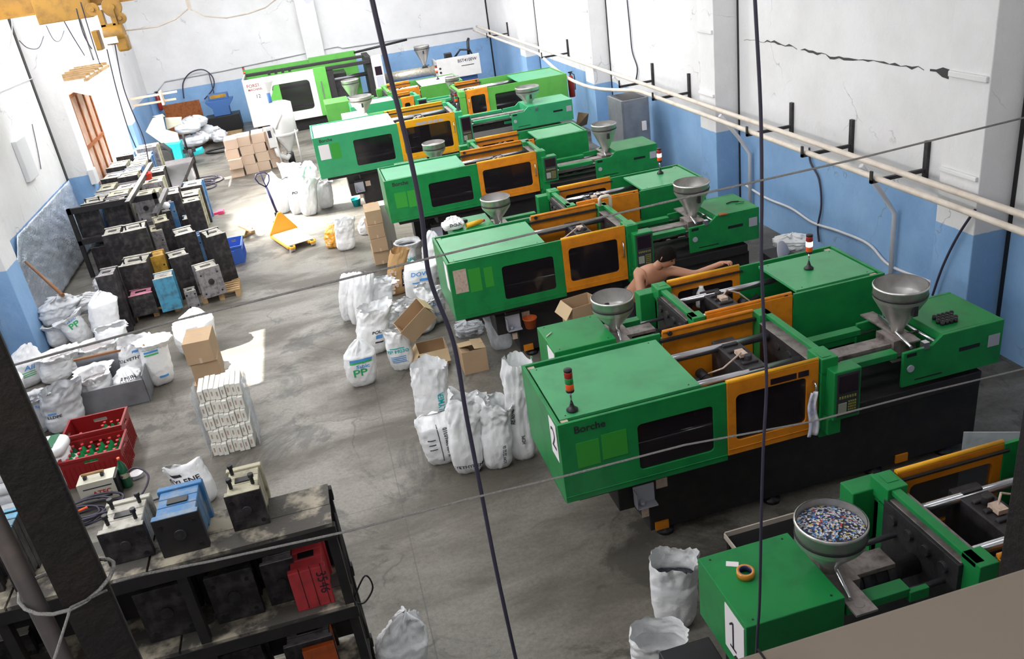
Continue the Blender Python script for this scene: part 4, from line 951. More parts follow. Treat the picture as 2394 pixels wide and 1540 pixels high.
# pillow sacks in a stack, left edge
def pillow(c, w, d, h, label, group, rz, prints=True, seed=1):
    r = empty('full_sack', c, rz, label, 'bag', group); b = MB(); nu, nv = 26, 14; vs = []
    def P(a, t):
        e = .55; ca, sa = math.cos(a), math.sin(a); k = math.sin(t); r_ = (abs(ca)**4+abs(sa)**4)**-.25
        s = (k**.35) if k > 0 else 0
        return Vector((w/2*ca*r_*s*(1+.03*noise.noise((ca*3+seed, sa*3, t))), d/2*sa*r_*s, h/2+h/2*math.copysign(abs(math.cos(t))**.7, -math.cos(t))*(1-.0*k)+.012*noise.noise((ca*4+seed, sa*4, t*3))))
    for j in range(nv+1):
        for i in range(nu): vs.append(P(2*PI*i/nu, PI*j/nv))
    b.add(vs, [(j*nu+i, j*nu+(i+1) % nu, (j+1)*nu+(i+1) % nu, (j+1)*nu+i) for j in range(nv) for i in range(nu)], 0, True); b.build('sack_body', M['film'], r)
    if prints:
        b = MB(); b.box(w*.12, w*.30, -d*.38, d*.38, h-.002, h+.004); b.build('print', M['dkgreen_ink'], r)
        b = MB(); b.box(w*.08, w*.12, -d*.38, -d*.0, h-.002, h+.005); text_on(b, 'R', .08, lambda x, y: (x-.04, y+.1, h+.005)); text_on(b, 'LDPE', .06, lambda x, y: (-y-.12, x, h+.005)); b.build('print', M['ink'], r)
    return r
base = G(105, 1215); hts = .12
names = ('bottom', 'second from the floor', 'third from the floor', 'fourth from the floor', 'second from the top', 'topmost')
for k in range(6):
    pillow((base.x-.33+.03*math.sin(k*2), base.y+.22+.02*math.cos(k*3)-.0*k, k*hts), .56, .40, .135, 'full white sack, %s in the stack by the rusty post' % names[k], 'stacked full sacks by the rusty post', .08*math.sin(k*5), k in (5,), k)
for k in range(4):
    pillow((base.x-.02+.04*math.sin(k*2), base.y+.72, k*hts), .5, .38, .135, 'full white sack near the red crates, %s in the rear stack' % names[k if k < 3 else 5], 'rear stack of full sacks near the red crates', .1*math.sin(k*4), k == 3, k+9)

# ------------------------------------------------------------------ moulds
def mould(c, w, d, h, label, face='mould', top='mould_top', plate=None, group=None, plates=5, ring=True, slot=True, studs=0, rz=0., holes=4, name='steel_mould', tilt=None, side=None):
    # c: front left bottom corner; plates are stacked along the depth
    r = empty(name, c, rz, label, 'mould', group)
    if tilt: r.rotation_euler = (tilt[0], tilt[1], rz)
    plate = plate or face; t = d*.13
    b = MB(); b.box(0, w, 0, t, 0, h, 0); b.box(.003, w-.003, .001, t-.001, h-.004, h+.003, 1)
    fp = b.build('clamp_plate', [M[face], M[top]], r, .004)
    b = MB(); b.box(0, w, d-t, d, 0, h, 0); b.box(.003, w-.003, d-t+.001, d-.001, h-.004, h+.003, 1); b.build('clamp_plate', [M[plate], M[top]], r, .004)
    inset = .07*w
    b = MB(); n = plates-2; y = t; dd = (d-2*t)/n
    for k in range(n):
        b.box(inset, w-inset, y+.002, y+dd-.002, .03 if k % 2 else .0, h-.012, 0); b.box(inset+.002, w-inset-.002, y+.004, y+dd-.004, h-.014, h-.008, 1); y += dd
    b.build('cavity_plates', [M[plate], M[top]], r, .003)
    if ring:
        b = MB(); rr = .10*min(w, h); b.cyl((w/2, -.012, h*.52), (w/2, .002, h*.52), rr*1.3, 20); b.cyl((w/2, -.014, h*.52), (w/2, -.011, h*.52), rr*.5, 14); b.build('locating_ring', M['iron'], r)
    if holes:
        b = MB()
        for x in (.15, .85):
            for z in (.15, .8): b.cyl((w*x, -.003, h*z), (w*x, .001, h*z), .015, 8)
        b.build('bolt_holes', M['black'], r)
    if slot:
        b = MB(); b.box(w*.28, w*.72, d*.42, d*.58, h-.010, h+.001); b.build('top_recess', M['black'], r)
    for k in range(studs):
        b = MB(); x = w*(.2+.6*(k % 2)) ; yy = d*(.25+.5*(k//2)); b.cyl((x, yy, h), (x, yy, h+.07), .012, 8); b.cyl((x, yy, h+.05), (x, yy, h+.075), .018, 8); b.build('eye_bolt', M['black'], r)
    return r
def pmould(pl, pr_, z, h, d, label, **k):
    # front top edge seen from pl to pr_, at height z
    a = G(*pl, z); c = G(*pr_, z); w = (c-a).length; rz = math.atan2(c.y-a.y, c.x-a.x)
    if abs(rz) > .35: rz = .1
    return mould((a.x, a.y, z-h), w, d, h, label, rz=rz, **k)
def z4(x, y): return (x/3.5, 340+y/3.5)
GP = 'moulds piled on pallets by the left wall'
def pallet(c, w, d, label, rz=0., h=.12):
    r = empty('wooden_pallet', c, rz, label, 'pallet', 'wooden pallets under the moulds')
    for k in range(6):
        b = MB(); y = d*k/6+.01; b.box(0, w, y, y+d/6-.045, h-.02, h); b.build('deck_board', M['wood'], r)
    for x in (0, w/2-.04, w-.08):
        b = MB(); b.box(x, x+.08, 0, d-.03, .02, h-.02); b.build('stringer', M['wood'], r)
        b = MB(); b.box(x, x+.08, 0, d-.03, 0, .02); b.build('foot_board', M['wood'], r)
    return r
q = G(*z4(1665, 1300)); pallet((q.x, q.y, 0), .60, .62, 'small pale wooden pallet under the foremost grey mould', .05)
q = G(*z4(1145, 1430)); pallet((q.x-.1, q.y, 0), .72, .6, 'worn wooden pallet under the blue and pink moulds', .05)
pmould(z4(1600, 1030), z4(1790, 975), .60, .48, .36, 'grey blotchy mould with round port, foremost on the small pallet', face='mould_grey', group=GP)
pmould(z4(1690, 755), z4(1845, 710), .92, .92, .5, 'big dark brown mould with an orange ring, right front of the pile', face='mould', group=GP, studs=1)
q = G(*z4(1825, 970), .35)
b = MB(); b.cyl((q.x, q.y-.03, q.z), (q.x, q.y+.02, q.z), .06, 18); tag(b.build('orange_ring', M['mould_orange']), 'orange ring fixed low on the big dark brown mould', 'ring')
pmould(z4(1430, 745), z4(1600, 700), .78, .78, .5, 'wide black mould behind the tall black mould in the front', group=GP)
pmould(z4(1380, 930), z4(1545, 885), .72, .72, .4, 'tall black mould with a grey slotted top, centre front', group=GP)
pmould(z4(1245, 1105), z4(1415, 1065), .66, .54, .34, 'light blue rusty mould leaning on the front pallet', face='mould_blue', top='mould_top', ring=False, holes=0, slot=False, group=GP, name='steel_mould')
pmould(z4(1200, 925), z4(1340, 892), .80, .80, .34, 'ochre yellow mould behind the light blue mould', face='mould_ochre', top='mould_ochre', ring=False, slot=False, group=GP)
pmould(z4(1045, 1245), z4(1245, 1198), .46, .34, .34, 'low mould with a pink top beside the light blue mould', top='mould_pink', group=GP)
pmould(z4(1505, 1205), z4(1600, 1180), .30, .30, .2, 'smallest grimy mould on the floor between the front pallets', face='mould_grey', ring=False, group=GP)
pmould(z4(775, 1082), z4(925, 1052), .95, .95, .4, 'tall grey mould at the left front corner of the pile', face='mould', top='mould_grey', ring=False, group=GP)
pmould(z4(955, 1000), z4(1195, 955), .86, .86, .5, 'wide black mould with small slits behind the pink topped mould', slot=True, group=GP, ring=False, studs=2)
pmould(z4(830, 745), z4(985, 712), 1.05, 1.05, .5, 'black mould on the left behind the tall grey corner mould', group=GP)
pmould(z4(985, 718), z4(1195, 672), 1.12, 1.12, .5, 'broad black mould under the front end of the steel rack', group=GP, studs=2)
pmould(z4(1205, 715), z4(1325, 690), .88, .88, .45, 'dented grey mould with cream top right of the rack front', face='mould_grey', top='mould_cream', group=GP)
pmould(z4(1265, 640), z4(1385, 610), .98, .98, .5, 'dark mould with cream edge behind the dented grey mould', plate='mould_cream', top='mould_cream', group=GP)
pmould(z4(1610, 745), z4(1690, 722), .62, .62, .3, 'blue topped small mould between the black and the brown mould', top='mould_dkblue', face='mould_dkblue', ring=False, group=GP)
pmould(z4(1490, 610), z4(1660, 560), .62, .62, .32, 'dark navy mould standing sideways at the right edge of the pile', face='mould', plate='mould_dkblue', group=GP, ring=False)
pmould(z4(1495, 475), z4(1610, 432), .95, .95, .34, 'black mould with pale plates sticking out right at the middle', plate='mould_cream', top='mould_cream', group=GP)
pmould(z4(1345, 410), z4(1460, 378), 1.0, 1.0, .6, 'black mould with a pale inner plate near the slumped sack', group=GP, top='mould_top')
pmould(z4(1300, 490), z4(1420, 460), .9, .9, .4, 'dark blue mould with grey top beside the rack rail', face='mould_dkblue', top='mould_grey', group=GP)
pmould(z4(1265, 560), z4(1395, 530), .9, .9, .45, 'brown topped mould carrying a white ball, beside the rack rail', top='mould_grey', group=GP)
# steel rack along the wall with rows of plated moulds
rk = empty('steel_rack', (-4.55, 16.0, 0), 0, 'long black steel rack between the wall column and the mould pile', 'rack')
SX, SY, SZ = 1.55, 5.9, .72
for x in (0, SX-.08):
    for y in (0, 1.9, 3.9, SY-.08):
        b = MB(); b.box(x, x+.07, y, y+.07, 0, 1.30 if y == 0 else SZ); b.build('upright', M['dark'], rk)
    b = MB(); b.box(x+.005, x+.065, 0, SY, SZ-.1, SZ-.02); b.build('long_rail', M['dark'], rk)
b = MB(); b.box(.01, SX-.02, .01, SY-.01, SZ-.02, SZ); b.build('shelf_plate', M['iron'], rk)
b = MB(); b.box(0, SX, 0.0, .07, 1.2, 1.30); b.build('front_cross_rail', M['dark'], rk)
b = MB(); b.box(0, SX, 0.005, .065, SZ-.1, SZ-.02); b.build('front_cross_rail', M['dark'], rk)
for k, (xx, ww, hh) in enumerate(((-4.42, .42, .5), (-3.95, .45, .56), (-3.46, .36, .46))):
    mould((xx, 16.12, 0), ww, .5, hh, '%s filler mould added under the front end of the steel rack shelf' % ('left', 'middle', 'right')[k], group='moulds under the rack shelf', top='mould_grey', holes=0)  # extra moulds added so the space under the shelf stays black
random.seed(11)
cols = (('left', -4.5, .42), ('middle', -4.02, .44), ('right', -3.5, .42))
ords = ('first', 'second', 'third', 'fourth', 'fifth', 'sixth', 'seventh', 'eighth', 'ninth', 'tenth', 'eleventh', 'twelfth')
variants = (('mould', 'mould_top', None), ('mould_grey', 'mould_cream', 'mould_cream'), ('mould', 'mould_cream', 'mould_cream'), ('mould', 'mould_top', 'mould_dkblue'), ('mould', 'mould_grey', None))
for ci, (cn, cx, cw) in enumerate(cols):
    y = 16.15+.1*ci; k = 0
    while y < (21.4, 20.8, 18.7)[ci] and k < 12:
        d = random.uniform(.34, .62); h = random.uniform(.36, .52)+(.08 if ci == 1 else 0); w = cw*random.uniform(.8, 1)
        f_, t_, p_ = variants[1] if (ci == 2 and k == 0) else random.choice(variants)
        mould((cx+random.uniform(0, .03), y, SZ+.002), w, d, h, '%s mould from the front in the %s row on the steel rack' % (ords[k], cn), face=f_, top=t_, plate=p_, group='moulds in rows on the steel rack', rz=random.uniform(-.03, .03), plates=random.choice((5, 6, 7)), holes=4 if k < 3 else 0, studs=2 if (ci == 0 and k == 1) else 0)
        y += d+random.uniform(.06, .22); k += 1
y = 17.1; k = 0
while y < 18.3 and k < 10:
    d = random.uniform(.34, .55); h = random.uniform(.6, .85); f_, t_, p_ = random.choice(variants)
    mould((-2.98+random.uniform(0, .05), y, 0), .42, d, h, '%s mould from the front in the floor row right of the rack' % ords[k], face=f_, top=t_, plate=p_, group='moulds in a row on the floor beside the rack', plates=6, holes=0)
    y += d+random.uniform(.04, .15); k += 1
for k, (pa, pb, z) in enumerate(((z4(1040, 465), z4(1235, 140), 1.36), (z4(1262, 560), z4(1358, 350), 1.1))):
    a = G(*pa, z); c = G(*pb, z); b = MB()
    Mx = Matrix.Translation(a) @ Matrix.Rotation(math.atan2(c.y-a.y, c.x-a.x), 4, 'Z')
    Ln = (c-a).length; b.box(0, Ln, -.04, .04, 0, .012, 0, Mx); b.box(0, Ln, -.04, -.028, -.06, 0, 0, Mx)
    tag(b.build('steel_rail', M['iron']), ('long flat steel rail lying over the left mould rows', 'shorter steel rail lying along the floor row of moulds')[k], 'rail')
q = G(*z4(1215, 290), 1.2)
def pot(c, r, h, mt, label, name='plastic_pot', cat='pot'):
    b = MB(); b.lathe([(0, 0), (r*.72, 0), (r, h), (r*1.06, h), (r*1.06, h-.01), (r*.95, h-.012), (r*.68, .012), (0, .012)], (0, 0, 0), 22); o = b.build(name, mt, None, 0, c); tag(o, label, cat); return o
pot((q.x, q.y, 1.23), .11, .13, M['red'], 'bright red plastic pot standing on the moulds')
q = G(*z4(1345, 515), .95)
b = MB(); b.lathe([(0, -.07), (.05, -.05), (.07, 0), (.05, .05), (0, .07)], (0, 0, .07), 16); tag(b.build('white_ball', M['film'], None, 0, (q.x+.03, q.y+.1, .905)), 'small white bundle on the brown topped mould', 'bundle')
# blue crate and scrap timber right of the pile
def crate(c, w, d, h, mt, label, cat='crate', rz=0., holes=True, group=None, name='plastic_crate'):
    r = empty(name, c, rz, label, cat, group); t = .012
    for (x0, x1, y0, y1) in ((0, w, 0, t), (0, w, d-t, d), (0, t, t, d-t), (w-t, w, t, d-t)):
        b = MB(); lx = (x1-x0) > (y1-y0)
        if holes:
            if lx: b.slab(x0, x1, 0, h, y0, y1, 0, (x0+w*.38, x1-w*.38, h*.76, h*.86), .012)
            else: b.slab(y0, y1, 0, h, 0, t, 0, (y0+d*.35, y1-d*.35, h*.76, h*.86), .012, M=Matrix.Translation((x0, 0, 0)) @ Matrix(((0, 1, 0, 0), (1, 0, 0, 0), (0, 0, 1, 0), (0, 0, 0, 1))))
        else: b.box(x0, x1, y0, y1, 0, h)
        b.build('crate_side', mt, r)
    b = MB(); b.box(t, w-t, t, d-t, 0, t); b.build('crate_floor', mt, r)
    b = MB(); b.box(-.012, w+.012, -.012, 0, h-.03, h); b.box(-.012, w+.012, d, d+.012, h-.03, h); b.box(-.012, 0, 0, d, h-.03, h); b.box(w, w+.012, 0, d, h-.03, h); b.build('crate_rim', mt, r)
    b = MB()
    for i in range(int(w/.05)): b.box(.02+i*.05, .028+i*.05, -.006, 0, .02, h*.7)
    for i in range(int(d/.05)): b.box(w, w+.006, .02+i*.05, .028+i*.05, .02, h*.7)
    b.build('ribs', mt, r)
    return r
crate((-2.06, 15.05, 0), .33, .6, .33, M['blue_crate'], 'blue plastic crate standing against the brown mould in the sun')
for k in range(4):
    q = G(575+k*8, 560-k*3); b = MB(); Mx = Matrix.Translation((q.x-.15, q.y+.15, .015+.035*k)) @ Matrix.Rotation(.5+.5*k, 4, 'Z'); b.box(-.3, .35, -.04, .04, 0, .03, 0, Mx)
    tag(b.build('timber_offcut', M['wood']), 'pale timber offcut, %s in the heap behind the blue crate' % ('lowest', 'second lowest', 'third', 'topmost')[k], 'timber', 'timber offcuts behind the blue crate')
q = G(500, 503); b = MB(); b.box(0, .3, 0, .05, 0, .05); b.box(.3, .42, -.05, .12, .0, .07); tag(b.build('red_bracket', pmat('pink_red_paint', (.75, .06, .15), .4), None, .005, (q.x-.2, q.y, 0)), 'small pink red piece on the glaring floor behind the pile', 'bracket')
# brown stick leaning over the left heap
b = MB(); a0 = G(147, 690, .75); a1 = PX(60, 612, -4.85); b.cyl(a0, a1, .028, 10, .02); tag(b.build('broom_stick', M['brown_wood']), 'brown wooden stick leaning from the sack heap to the wall', 'stick')
# blue steel gate panel near the left edge, with pipes
b = MB(); b.box(XL+.006, XL+.04, 8.2, 12.3, .05, 1.35); pg = tag(b.build('blue_panel', M['blue_paint'], None, .01), 'dull blue steel panel on the left wall behind the sacks', 'panel')
b = MB(); 
for y in (9.2, 10.4, 11.6): b.box(XL+.04, XL+.05, y, y+.01, .05, 1.35)
b.build('panel_joint', M['black'], pg)
b = MB(); b.tube([PX(*c, XL+.15) for c in ((0, 690), (18, 730), (40, 780), (50, 810))], .03, 8); tag(b.build('floor_pipe', M['wpipe']), 'pale pipe sloping down the blue panel at the left edge', 'pipe')
# grey bin with sacks inside
q = G(188, 978); bn = empty('metal_bin', (q.x, q.y, 0), .02, 'grey sheet metal bin holding crumpled white sacks', 'bin'); BW, BD = .85, .62
for (x0, x1, y0, y1, z1) in ((0, BW, 0, .015, .33), (0, .015, 0, BD, .38), (BW-.015, BW, 0, BD, .38), (0, BW, BD-.015, BD, .52)):
    b = MB(); b.box(x0, x1, y0, y1, .0, z1); b.build('bin_side', M['cabinet'], bn, .003)
b = MB(); b.box(0, BW, 0, BD, 0, .015); b.build('bin_floor', M['cabinet'], bn)
b = MB(); b.box(-.01, BW+.01, BD-.03, BD+.01, .52, .545); b.build('wooden_edge', M['brown_wood'], bn)
sack((q.x+.23, q.y+.3, .02), .50, .33, .42, 'white sack with open rolled mouth sticking out of the grey bin', style='rolled', full=.6, amp=.05, seed=4.4, rz=0, fill='white_pellets')
sack((q.x+.61, q.y+.28, .02), .40, .30, .40, 'white sack with black lettering lying in the grey bin', style='gather', full=.75, amp=.05, seed=9.1, rz=0, prints=(('BUTYLENE', 'ink', .05, .78, .1),))
# carton columns
def carton(c, w, d, h, label, mt='card', group=None, rz=0., flaps=None, tilt=None, name='carton'):
    r = empty(name, c, rz, label, 'carton', group)
    if tilt: r.rotation_euler = (tilt[0], tilt[1], rz)
    if flaps is None:
        b = MB(); b.box(0, w, 0, d, 0, h); b.build('carton_body', M[mt], r, .004)
        b = MB(); b.box(.0, w, d*.49, d*.51, h, h+.0015); b.box(w*.45, w*.55, -.0015, 0, 0, h*.25); b.build('tape_strip', M['card_pale'], r)
    else:
        t = .005; b = MB(); b.box(0, w, 0, t, 0, h); b.box(0, w, d-t, d, 0, h); b.box(0, t, t, d-t, 0, h); b.box(w-t, w, t, d-t, 0, h); b.box(t, w-t, t, d-t, 0, t)
        b.build('carton_body', M[mt], r)
        for side, ang in flaps.items():
            b = MB(); L = min(w, d)*.5
            if side == 'f': Mx = Matrix.Translation((0, 0, h)) @ Matrix.Rotation(ang, 4, 'X'); b.box(0, w, 0, L, 0, t, 0, Mx)
            if side == 'b': Mx = Matrix.Translation((0, d, h)) @ Matrix.Rotation(-ang, 4, 'X'); b.box(0, w, -L, 0, 0, t, 0, Mx)
            if side == 'l': Mx = Matrix.Translation((0, 0, h)) @ Matrix.Rotation(-ang, 4, 'Y'); b.box(0, L, 0, d, 0, t, 0, Mx)
            if side == 'r': Mx = Matrix.Translation((w, 0, h)) @ Matrix.Rotation(ang, 4, 'Y'); b.box(-L, 0, 0, d, 0, t, 0, Mx)
            b.build('flap', M['card_in'], r)
    return r
lv = ('bottom', 'second', 'third', 'top')
for k in range(4):
    carton((.46+.01*math.sin(k*3), 13.0-.0+.02*math.cos(k*2)+.45, .233*k), .26, .5, .228, '%s brown carton of the column in the aisle' % lv[k], group='cartons in the column in the aisle', rz=.03*math.sin(k*4))
carton((.72, 13.95, .9-.9), .0001+.2, .3, .85, 'tall narrow carton behind the column in the aisle', mt='white_card')
a = G(883, 614)
# wall of pale cartons in front of the white machine
xs = [(-2.28, 21.98), (-1.95, 22.10), (-1.62, 22.2), (-1.30, 22.3)]
rown = ('left', 'second', 'third', 'right')
for i, (x, y) in enumerate(xs):
    for k in range(4 if i else 4):
        h = .235; carton((x+(.03 if (k+i) % 2 else 0), y-(.12 if (i == 0 and k == 1) else 0), k*h), .315, .62, h-.004, 'pale carton, %s in the %s stack before the white machine' % (('lowest', 'second up', 'third up', 'topmost')[k], rown[i]), mt='card_pale', group='pale cartons before the white machine', rz=.01)
b = MB(); b.box(0, .3, 0, .22, 0, .01); tag(b.build('paper_sheet', M['paper'], None, 0, (-2.0, 22.3, .945), .3), 'white paper lying on the pale cartons', 'paper')
# tall leaning carton column and the tower of white packs
for k in range(4):
    q = (-1.99+.012*k+.014*(-1)**k, 9.25-.02*k, .272*k); carton(q, .30, .42, .266, '%s carton of the column behind the tower of white packs' % lv[k], group='cartons behind the tower of white packs', mt='card', rz=.03*(-1)**k)
tx, ty = -1.86, 8.47
for row in range(5):
    for i in range(8):
        x = tx+.012*math.sin(row*2.1)+i*.057; y = ty+.02*math.cos(i*1.7+row)+.04*row; z = row*.15
        r = empty('white_pack', (x, y, z+.002), .02*math.sin(i+row*2), 'slim white pack, %s from left in the %s row of the tower' % (ords[i], ('bottom', 'second', 'middle', 'fourth', 'top')[row]), 'pack', 'slim white packs stacked in the tower')
        b = MB(); b.box(0, .052, 0, .34, 0, .142); b.build('pack_body', M['white_card'], r, .003)
        b = MB(); b.box(.017, .033, -.002, 0, .045, .10); b.build('dark_slot', M['paper_old'], r)
def wrap(x0, y0, z0, w, h, seed, label):
    def f(u, v): return (x0+.03*noise.noise((u*4, v*6, seed))+w[0]*u, y0+.03*noise.noise((u*5+3, v*5, seed))+w[1]*u, z0+h*v+.02*noise.noise((u*9, 3, seed)))
    o = sheet('film_wrap', M['clear'], f, 12, 14, None, .002); tag(o, label, 'film')
wrap(tx-.035, ty-.0, .02, (0, .36), .76, 3, 'clear plastic film hanging on the left side of the white pack tower')
wrap(tx+.50, ty-.0, .02, (0, .36), .76, 5, 'clear plastic film hanging on the right side of the white pack tower')
# tipped carton and small open carton by the brown notice machine
c = G(985, 870); carton((c.x+.02, c.y+.05, .0), .36, .34, .22, 'brown carton standing under the tipped open carton', flaps={'l': -2.2, 'f': -2.4})
carton((c.x-.02, c.y-.02, .42), .42, .26, .24, 'open brown carton tipped on its corner on another carton', flaps={'r': -1.9, 'l': -1.8}, tilt=(.15, -.62), rz=.12)
c = G(1088, 877); carton((c.x, c.y, 0), .30, .28, .30, 'small open brown carton alone on the floor beside the machine behind machine 2', flaps={'l': -.55, 'r': .12, 'b': 0.05}, rz=.02)
c = PY(1338, 722, 8.2); carton((c.x, 8.2, 0), .34, .30, c.z, 'open carton with film between the brown notice machine and the empty hopper', flaps={'b': -1.9, 'l': -2.2, 'r': -2.5}, rz=.15)
c = G(1300, 748, .3); 
# bottle crates
def bottle(c, label, mt='bottle', cap='cap_red', h=.26, r=.035, group=None):
    e = empty('soda_bottle', c, 0, label, 'bottle', group)
    b = MB(); b.lathe([(0, 0), (r*.9, 0), (r, .015), (r, h*.6), (r*.8, h*.74), (.012, h*.9), (.012, h*.95), (0, h*.95)], n=14); b.build('bottle_body', M[mt], e)
    b = MB(); b.cyl((0, 0, h*.93), (0, 0, h), .016, 10); b.build('cap', M[cap], e)
    b = MB(); b.lathe([(r+.001, h*.34), (r+.001, h*.5)], n=14); b.build('paper_label', M['mould_cream'], e)
    return e
q = G(152, 1160); cx, cy = q.x+.02, q.y+.12
c1 = (cx, cy, 0); c2 = (cx-.12, cy+.62, .0)
CW, CD, CH = .62, .42, .34
crate((cx, cy, 0), CW, CD, CH, M['red_crate'], 'dark red crate full of green bottles behind the welding set', group='dark red bottle crates')
crate((cx-.04, cy+.44, .0), CW, CD, .40, M['red_crate'], 'dark red crate with few bottles behind the full crate', group='dark red bottle crates')
random.seed(21)
for i in range(6):
    for j in range(4):
        x = cx+.07+i*.096; y = cy+.07+j*.093
        mt = random.choice(('bottle', 'bottle', 'bottle_dk', 'bottle'))
        bottle((x, y, .013), 'green soda bottle with red cap, %s row %s column of the full red crate' % (('front', 'second', 'third', 'back')[j], ('first', 'second', 'third', 'fourth', 'fifth', 'sixth')[i]), mt, group='bottles in the full red crate', h=.31)
for k, (x, y) in enumerate(((.14, .2), (.36, .28), (.37, .36), (.44, .2), (.52, .33), (.56, .24), (.45, .33))):
    bottle((cx-.04+x, cy+.44+y*.9, .013), '%s bottle from the left in the half empty red crate' % ords[k], 'bottle', group='bottles in the half empty red crate', h=.31)
q = G(305, 1138); bottle((q.x-.02, q.y+.03, 0), 'tall dark green bottle standing beside the full red crate', 'bottle_dk', 'orange_lamp', .36, .05)
q = G(287, 1105); 
b = MB(); b.lathe([(0, 0), (.05, 0), (.055, .02), (.055, .15), (.03, .2), (.03, .22), (0, .22)], n=16); tag(b.build('juice_bottle', M['orange_lamp'], None, 0, (q.x, q.y+.1, 0)), 'orange juice bottle behind the dark green bottle', 'bottle')
q = G(320, 1120); b = MB(); b.box(-.055, .055, -.06, .06, 0, .035); b.build
sc_ = empty('kitchen_scale', (q.x, q.y+.05, 0), .3, 'small white kitchen scale on the floor by the bottles', 'scale'); b.build('scale_body', M['sticker'], sc_, .01)
b = MB(); b.lathe([(0, .04), (.07, .04), (.075, .05), (.07, .052), (.03, .046), (0, .046)], n=22); b.build('scale_pan', M['paper'], sc_)
# welding set
q = G(190, 1185); we = empty('welding_set', (q.x+.02, q.y+.02, 0), .02, 'cream welding set lettered ATEC with black handle', 'welding set')
b = MB(); b.prism([(0, 0), (.36, 0), (.36, .24), (.02, .24), (-.0, .2)], 0, .004); b.box(0, .36, .004, .22, 0, .235); b.build('casing', M['fairing'], we, .008)
b = MB(); b.box(.36, .39, .0, .22, .01, .23); b.build('side_panel', M['black'], we, .005)
b = MB(); text_on(b, 'ATEC', .075, lambda x, y: (.22+x, -.003, .10+y), 0, .02); b.build('red_lettering', M['cap_red'], we)
b = MB(); b.box(.05, .33, -.003, 0, .165, .175); b.box(.15, .30, -.003, 0, .035, .055); b.build('black_lettering', M['ink'], we)
b = MB(); b.box(.06, .09, .08, .14, .235, .275); b.box(.23, .26, .08, .14, .235, .275); build_split(b, 'handle_foot', M['black'], we, .005)
b = MB(); b.cyl((.05, .11, .285), (.27, .11, .285), .016, 10); b.build('handle', M['mould_wood'], we)
random.seed(4)
b = MB(); q2 = G(215, 1205)
for k in range(7):
    pts = []; r0 = random.uniform(.14, .26); ox, oy = random.uniform(-.08, .08), random.uniform(-.05, .05)
    for i in range(34):
        t = 2*PI*i/32; pts.append((q2.x-.02+ox+r0*1.25*math.cos(t)*(1+.1*math.sin(3*t+k)), q2.y+oy-.02+r0*.75*math.sin(t), .015+.016*k+.015*math.sin(t*2+k)))
    b.tube(pts, .012, 6)
b.tube(smooth_path([(q2.x+.2, q2.y, .02), (q2.x+.45, q2.y+.1, .02), (q2.x+.55, q2.y+.3, .12), (q2.x+.42, q2.y+.4, .2), (we.location.x+.39, we.location.y+.12, .14)]), .011, 6)
b.tube([(q2.x+.1, q2.y-.1, .02), (q2.x+.5, q2.y-.05, .02), (q2.x+.85, q2.y+.02, .015)], .011, 6)
tag(b.build('welding_cable', M['cable']), 'black welding cable coiled in front of the welding set', 'cable')
b = MB(); b.cyl((q2.x-.10, q2.y-.10, .14), (q2.x+.02, q2.y-.07, .15), .014, 8); tag(b.build('cable_plug', M['orange_lamp']), 'orange plug lying on the coiled welding cable', 'plug')

# pallet truck
pt = empty('pallet_truck', (0, 0, 0), 0, 'orange pallet truck with dark blue handle in the aisle', 'pallet truck')
A, B_, C_, D_ = Vector((-1.27, 16.01, 0)), Vector((-.98, 15.15, 0)), Vector((-.44, 15.30, 0)), Vector((-.75, 16.27, 0))
ax = (B_-A).normalized(); ay = Vector((-ax.y, ax.x, 0)); ay = -ay if ay.x < 0 else ay
org = A; Mx = Matrix((( ax.x, ay.x, 0, org.x), (ax.y, ay.y, 0, org.y), (0, 0, 1, 0), (0, 0, 0, 1)))
LF, WF = .98, .54
for y0 in (0, WF-.15):
    b = MB(); b.box(0, LF, y0, y0+.15, .06, .11, 0, Mx); b.box(LF, LF+.07, y0+.025, y0+.125, .06, .105, 0, Mx); b.build('fork', M['jack'], pt, .012)
    b = MB(); b.cyl(Mx @ Vector((LF-.0, y0+.03, .04)), Mx @ Vector((LF-.0, y0+.12, .04)), .04, 16); b.build('load_wheel', M['steel'], pt)
    b = MB(); b.box(LF-.04, LF+.04, y0+.05, y0+.10, .105, .114, 0, Mx); b.build('fork_slot', M['black'], pt)
b = MB(); b.box(.03, LF-.03, .03, WF-.03, .112, .125, 0, Mx); b.build('deck_board', M['jack_pale'], pt)
b = MB(); b.prism([(0, .05), (WF, .05), (WF, .14), (WF*.56, .50), (WF*.44, .50), (0, .14)], -.02, .02, 0, Mx @ Matrix(((0, -1, 0, -.0), (1, 0, 0, 0), (0, 0, 1, 0), (0, 0, 0, 1)))); b.build('pump_shield', M['jack'], pt, .01)
b = MB(); b.box(-.26, -.02, WF*.34, WF*.66, .1, .3, 0, Mx); b.cyl(Mx @ Vector((-.14, WF/2, .12)), Mx @ Vector((-.14, WF/2, .48)), .05, 14); b.build('pump', M['black'], pt, .01)
for s in (-.09, .03):
    b = MB(); b.cyl(Mx @ Vector((-.14, WF/2+s, .09)), Mx @ Vector((-.14, WF/2+s+.06, .09)), .09, 18); b.build('steer_wheel', M['black'], pt)
h0 = Mx @ Vector((-.12, WF/2, .45)); h1 = h0+Vector((-.08, .06, .52)); dv = (h1-h0).normalized(); sd = ay
b = MB(); b.cyl(h0, h1, .024, 10); b.build('handle_bar', M['navy'], pt)
b = MB(); pts = [h1, h1+dv*.10+sd*.10, h1+dv*.20+sd*.13, h1+dv*.27+sd*.08, h1+dv*.28, h1+dv*.27-sd*.08, h1+dv*.20-sd*.13, h1+dv*.10-sd*.10, h1]; b.tube(pts, .013, 8); b.tube([h1, h1+dv*.28], .012, 8); b.build('handle_loop', M['navy'], pt)

